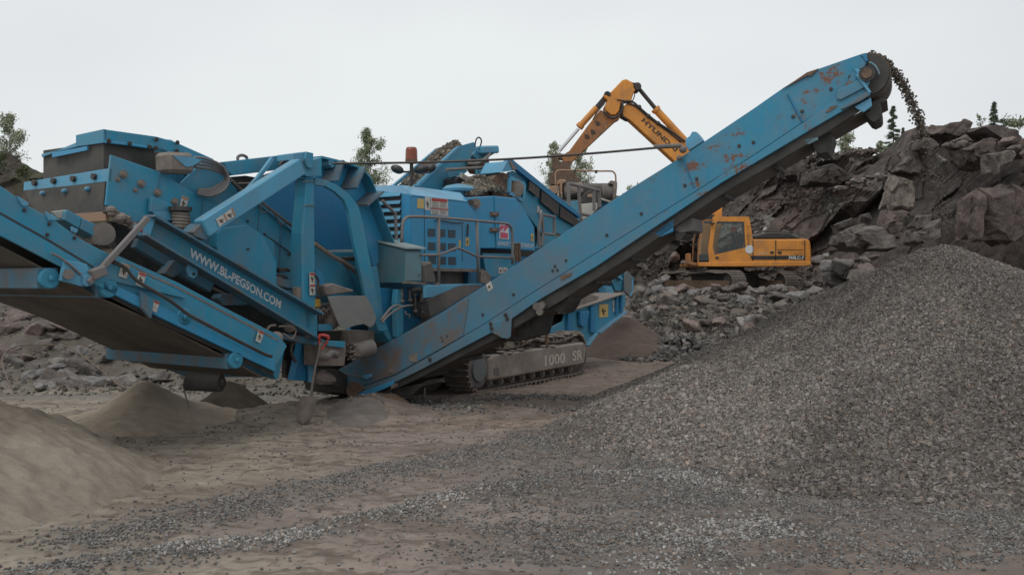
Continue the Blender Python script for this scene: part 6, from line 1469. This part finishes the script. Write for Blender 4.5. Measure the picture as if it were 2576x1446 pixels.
slab(S_((1440, 265), (1520, 215), (1570, 260), (1540, 275)), 32.0, .6, (0.144, 0.127, 0.122), 'small pale pink block under the rim boulder')
slab(S_((1560, 180), (1700, 150), (1850, 180), (1950, 260), (1840, 330), (1700, 260)), 32.0, 1.2, (0.099, 0.088, 0.085), 'broad flat reddish slab near the right rim')
slab(S_((1780, 370), (1860, 360), (1920, 410), (1860, 480), (1780, 520)), 29.5, .8, (0.130, 0.124, 0.117), 'pale cracked block at the right edge of the quarry face')
slab(S_((1330, 870), (1580, 700), (1600, 715), (1360, 890)), 30.0, .3, (0.066, 0.063, 0.062), 'thin dark slanting ledge across the red rock')
slab(S_((1600, 700), (1560, 740), (1540, 1000), (1560, 1090), (1640, 1090), (1640, 740)), 28.6, .8, (0.114, 0.097, 0.093), 'upright red granite block left of the large red face')
slab(S_((1640, 700), (1900, 620), (2030, 700), (2050, 1000), (1850, 1130), (1660, 1080)), 28.6, .8, (0.097, 0.083, 0.080), 'large dark red granite face at the right edge')
slab(S_((0, 480), (130, 440), (190, 430), (110, 560), (20, 560)), 44, 1.0, (0.087, 0.083, 0.080), 'grey block on the rim just under the conveyor belt')
slab(S_((190, 520), (380, 460), (560, 570), (400, 640), (180, 620)), 42, 1.2, (0.078, 0.074, 0.071), 'broad dark brown hump below the birch on the rim')
# rows of smaller face blocks
def rowrocks(n, fn, size, label, group):
    for i in range(n):
        x, y, Y = fn(i / max(n - 1, 1)); s = random.uniform(*size); boulder(rp(x, y, Y), s, label, group)
rowrocks(26, lambda u: (2100 + 180 * u + random.uniform(-12, 12), 478 - 50 * u + random.uniform(-8, 8), 38 - 4 * u), (.12, .3), 'small pale rock in the broken ledge left of the upright slab', 'rocks of the broken ledge')
rowrocks(12, lambda u: (2280 + 310 * u, random.uniform(338, 420), 33.4 - 4 * u), (.2, .45), 'angular rock jammed in the upper right quarry face', 'rocks of the upper right face')
rowrocks(26, lambda u: (1600 + 600 * u, random.uniform(640, 725), 37.5 + random.uniform(-1.5, 1.5)), (.2, .5), 'broken rock resting against the dark face behind the excavator', 'rocks behind the excavator')
rowrocks(26, lambda u: (2085 + 210 * u, random.uniform(665, 730), 31 - 3 * u + random.uniform(-1, 1)), (.25, .6), 'dark rock between the excavator and the gravel pile', 'rocks beside the gravel pile')

# ================================================================ rubble bank in front of the excavator
def bank(n, xr, yr, sz, label, group, power=2.2, sink=.25, hf=base_h, pref=None):
    k = 0
    while k < n:
        Y = random.uniform(*yr); px = random.uniform(*xr); X = (px - CX) / FPX * Y; s = sz[0] + (sz[1] - sz[0]) * random.random() ** power
        if pref and random.random() > pref(px, Y): continue
        z = float(hf(np.array([X]), np.array([Y]))[0]); boulder((X, Y, z + s * sink), s, label, group); k += 1
bank(170, (1560, 2190), (25, 32.5), (.16, .52), 'angular grey brown rock in the rubble bank below the excavator', 'rocks of the rubble bank', 1.6, pref=lambda px, Y: .25 + .75 * (Y - 25) / 7.5 * (.4 + .6 * (px > 1780)))
for i in range(15):
    px = 1660 + 24 * i; boulder(rp(px, 732 + random.uniform(-8, 4), 31.2 + random.uniform(-.6, .6)), random.uniform(.28, .48), 'angular rock along the crest hiding the feet of the excavator tracks', 'rocks along the crest')
for px, py, Y, s, lb in ((2005, 745, 29, .55, 'largest pale grey boulder on the rubble bank right of the excavator tracks'), (1880, 815, 26.5, .5, 'brown boulder half buried low in the rubble bank'), (1925, 812, 26, .55, 'pale flat boulder beside the gravel pile edge'), (1625, 790, 26, .42, 'reddish rock near the left end of the rubble bank'), (1860, 722, 30, .4, 'square grey rock below the excavator body'), (1800, 724, 30.5, .36, 'small square rock in front of the excavator track'), (1970, 775, 28, .5, 'upright brownish boulder in the rubble bank')):
    boulder(rp(px, py, Y), s, lb)
n = 9000; Y = rng.uniform(22.3, 33, n); X = (rng.uniform(1480, 2300, n) - CX) / FPX * Y
S = rng.uniform(.03, .15, n) * (.6 + .6 * (Y - 22) / 11); Z = base_h(X, Y) + S * .2
C = scol(n, .06, .19) * np.array([1.05, 1, .93])
stones('rubble', np.stack([X, Y, Z], 1), S, C, 'rock', label='crushed rubble covering the bank below the excavator', cat='rubble')
bank(110, (0, 520), (15.4, 20), (.14, .48), 'sandy grey rock in the bank under the left conveyor', 'rocks of the left bank', 2.0, .05)
for px, py, Y, s, lb in ((95, 865, 17.2, .42, 'largest flat brown rock on the left bank'), (160, 893, 16.6, .28, 'dark grey rock right of the largest flat rock on the left bank'), (215, 915, 16.2, .26, 'dark pointed rock on the left bank beside the looping hose'), (195, 962, 15.4, .33, 'pale flat slab low on the left bank'), (98, 978, 15.2, .22, 'small flat slab at the foot of the left bank'), (405, 932, 15.8, .22, 'small pale rock under the left conveyor')):
    X_ = (px - CX) / FPX * Y; z = float(base_h(np.array([X_]), np.array([float(Y)]))[0]); boulder((X_, Y, z + .05), (s * 1.3, s, s * .6), lb, rot=(random.uniform(-.2, .2), random.uniform(-.2, .2), random.uniform(0, 6)))
n = 3600; Y = rng.uniform(14.6, 24, n); X = (rng.uniform(-60, 900, n) - CX) / FPX * Y; S = rng.uniform(.01, .05, n)
stones('left_rubble', np.stack([X, Y, base_h(X, Y) + S * .2], 1), S, scol(n, .08, .2) * np.array([1.06, 1, .88]), 'gravel_stone', label='crumbled rock scattered over the sandy left bank', cat='rubble')
n = 900; Y = rng.uniform(20.5, 23.5, n); X = rng.uniform(2.6, 5.6, n); S = rng.uniform(.03, .1, n)
stones('rubble', np.stack([X, Y, base_h(X, Y) + .02 + .5 * np.exp(-((X - 4.1) / .7) ** 2 - ((Y - 22) / .8) ** 2)], 1), S, scol(n, .07, .2), 'rock', label='grey stones beside the rust brown earth slope', cat='rubble')
# hose looping over the left bank
hp = []
for px, py, Y in ((40, 992, 14.9), (20, 955, 15.1), (5, 905, 15.8), (30, 875, 16.2), (90, 866, 16.3), (170, 872, 16.1), (215, 900, 15.9), (260, 935, 15.5), (300, 968, 15.1), (330, 980, 14.9)):
    hp.append(rp(px, py, Y))
tag(MB().tube(hp, .011, 7, 5).build('hose', 'rusty_steel', None, smooth=True), 'thin grey hose looping over the left rock bank', 'hose')

# ================================================================ trees
def tree(name, base, H, crown_w, crown_lo, label, cat, nleaf, cols, kind='birch', seed=1, group=None, lean=0.):
    r = np.random.default_rng(seed); R = random.Random(seed); base = Vector(base)
    root = empty(name, base, label, cat, group)
    tk = MB(); top = base + V(lean, 0, H); pts = [base.lerp(top, k / 8) + V(R.uniform(-1, 1), R.uniform(-1, 1), 0) * .012 * H * math.sin(math.pi * k / 8) for k in range(9)]
    tk.tube(pts, [.016 * H * (1 - .93 * k / 8) for k in range(9)], 8)
    cen = []; nb = 34 if kind != 'spruce' else 60
    for k in range(nb):
        u = crown_lo + (1 - crown_lo) * (k + R.random()) / nb; p = base.lerp(top, min(u, .99)); a = R.uniform(0, 6.28)
        if kind == 'spruce': rad_ = crown_w * .5 * (1 - (u - crown_lo) / (1 - crown_lo)) ** .9 * R.uniform(.6, 1.1); dz = -rad_ * .25
        else: rad_ = crown_w * .5 * (max(.02, 1 - (u - crown_lo) / (1 - crown_lo)) ** .42) * R.uniform(.55, 1.2); dz = rad_ * R.uniform(.15, .9)
        q = p + V(math.cos(a) * rad_, math.sin(a) * rad_, dz); mid = p.lerp(q, .5) + V(0, 0, .06 * rad_)
        tk.tube([p, mid, q], [.006 * H * (1.1 - u) + .006, .004 * H * (1.1 - u) + .004, .004], 5)
        for j in range(4 if kind != 'spruce' else 6): cen.append((p.lerp(q, R.uniform(.25, 1.05)), rad_))
    tk.build('trunk', 'bark' if kind == 'birch' else 'bark_dark', root)
    cidx = r.integers(0, len(cen), nleaf); Cn = np.array([tuple(c[0]) for c in cen]); Rd = np.array([c[1] for c in cen])
    sp = (.10 if kind == 'spruce' else .17) * crown_w
    P = Cn[cidx] + r.normal(0, 1, (nleaf, 3)) * sp * np.array([.5, .5, .22 if kind == 'spruce' else .6]) * np.clip(Rd[cidx] / (crown_w * .5), .5, 1)[:, None]
    s = r.uniform(.5, 1.2, nleaf) * (.04 if kind == 'spruce' else .058)
    a = r.normal(0, 1, (nleaf, 3)); a /= np.linalg.norm(a, axis=1)[:, None]; b = r.normal(0, 1, (nleaf, 3)); b = np.cross(a, b); b /= np.linalg.norm(b, axis=1)[:, None]
    if kind == 'spruce': a *= 2.2; b *= .5
    v = np.stack([P + a * s[:, None], P + b * s[:, None] * .6, P - a * s[:, None], P - b * s[:, None] * .6], 1).reshape(-1, 3)
    me = bpy.data.meshes.new('crown'); me.vertices.add(len(v)); me.vertices.foreach_set('co', v.ravel().astype(np.float32))
    me.loops.add(len(v)); me.loops.foreach_set('vertex_index', np.arange(len(v)).astype(np.int32)); me.polygons.add(nleaf); me.polygons.foreach_set('loop_start', (np.arange(nleaf) * 4).astype(np.int32)); me.update(calc_edges=True)
    cc = np.array(cols[0]) + (np.array(cols[1]) - np.array(cols[0])) * r.uniform(0, 1, (nleaf, 1)) * .7 + r.uniform(0, .3, len(cen))[cidx][:, None] * (np.array(cols[1]) - np.array(cols[0]))
    set_col(me, np.repeat(cc, 4, 0)); link(me, 'crown', 'leaf', root); return root
BG = ((.17, .205, .12), (.36, .40, .26)); BG2 = ((.24, .27, .18), (.44, .46, .33)); SG = ((.06, .08, .055), (.15, .18, .12))
def tpx(x, ybot, ytop, Y): b = rp(x, ybot, Y); return b, (ybot - ytop) / FPX * Y
def mk(kind, x, yb, yt, Y, w_px, lo, label, n, cols, seed, lean=0.):
    b, H = tpx(x, yb, yt, Y); n = int(n * (1.45 if kind == 'birch' else 1)); tree({'birch': 'birch_tree', 'spruce': 'spruce_tree', 'bush': 'bush'}[kind], b, H, w_px / FPX * Y, lo, label, 'bush' if kind == 'bush' else 'tree', n, cols, 'spruce' if kind == 'spruce' else 'birch', seed, None, lean)
mk('birch', 928, 520, 332, 56, 96, .12, 'bushy birch standing alone above the gantry in the middle', 7500, BG, 3)
mk('birch', 885, 530, 440, 60, 60, .2, 'low birch bush partly behind the gantry', 900, BG, 33)
mk('birch', 24, 470, 290, 44, 92, .1, 'pale leafed young birch on the rim at the left edge', 3600, BG2, 4)
mk('birch', -30, 470, 300, 44, 90, .1, 'birch cut off by the left edge of the picture', 1500, BG2, 44)
mk('birch', 1392, 530, 362, 58, 70, .12, 'drooping birch behind the excavator bucket, left one', 3600, BG2, 5)
mk('birch', 1462, 530, 376, 58, 72, .12, 'ragged birch right of the excavator bucket', 3800, BG2, 6)
mk('birch', 1425, 530, 420, 59, 60, .12, 'lower birch between the two taller ones behind the bucket', 1800, BG2, 65)
mk('birch', 1585, 520, 470, 57, 40, .1, 'thin sapling above the raised conveyor', 260, BG2, 7)
mk('spruce', 1604, 520, 458, 58, 22, .1, 'small slim spruce showing over the raised conveyor', 260, SG, 8)
mk('birch', 2127, 408, 334, 47, 56, .05, 'small birch on the rim under the conveyor head', 1800, BG2, 9)
mk('spruce', 2247, 400, 268, 44, 74, .05, 'dark spruce on the rim left of the falling gravel', 5600, SG, 10)
mk('spruce', 2272, 390, 322, 44, 30, .05, 'smaller spruce just right of the dark one on the rim', 1800, SG, 110)
mk('bush', 2215, 400, 358, 44, 36, .05, 'leafy bush at the foot of the rim spruce', 500, BG, 111)
mk('spruce', 2501, 335, 258, 37, 46, .05, 'solitary spruce on the rim at the right', 2200, SG, 12)
mk('bush', 62, 450, 425, 36, 60, .0, 'dark bush on the rim behind the upper screen deck', 350, ((.05, .07, .03), (.14, .16, .08)), 71)
mk('bush', 5, 430, 392, 35, 60, .0, 'dark bush under the birch at the left edge', 350, ((.05, .07, .03), (.14, .16, .08)), 72)
mk('bush', 2528, 330, 302, 36, 46, .0, 'bare twiggy bush right of the solitary spruce', 200, SG, 13)
mk('bush', 2475, 335, 290, 36, 30, .0, 'dry leaning shrub left of the solitary spruce', 90, BG, 14, -.25)
mk('spruce', 2048, 410, 372, 47, 14, .3, 'tiny bare spruce under the conveyor belt', 60, SG, 15)
mk('bush', 2015, 412, 388, 47, 30, .0, 'low bush at the left end of the visible rim', 300, BG, 16)
mk('bush', 2560, 322, 312, 34, 70, .0, 'low grassy shrub at the right end of the rim', 500, BG, 17)
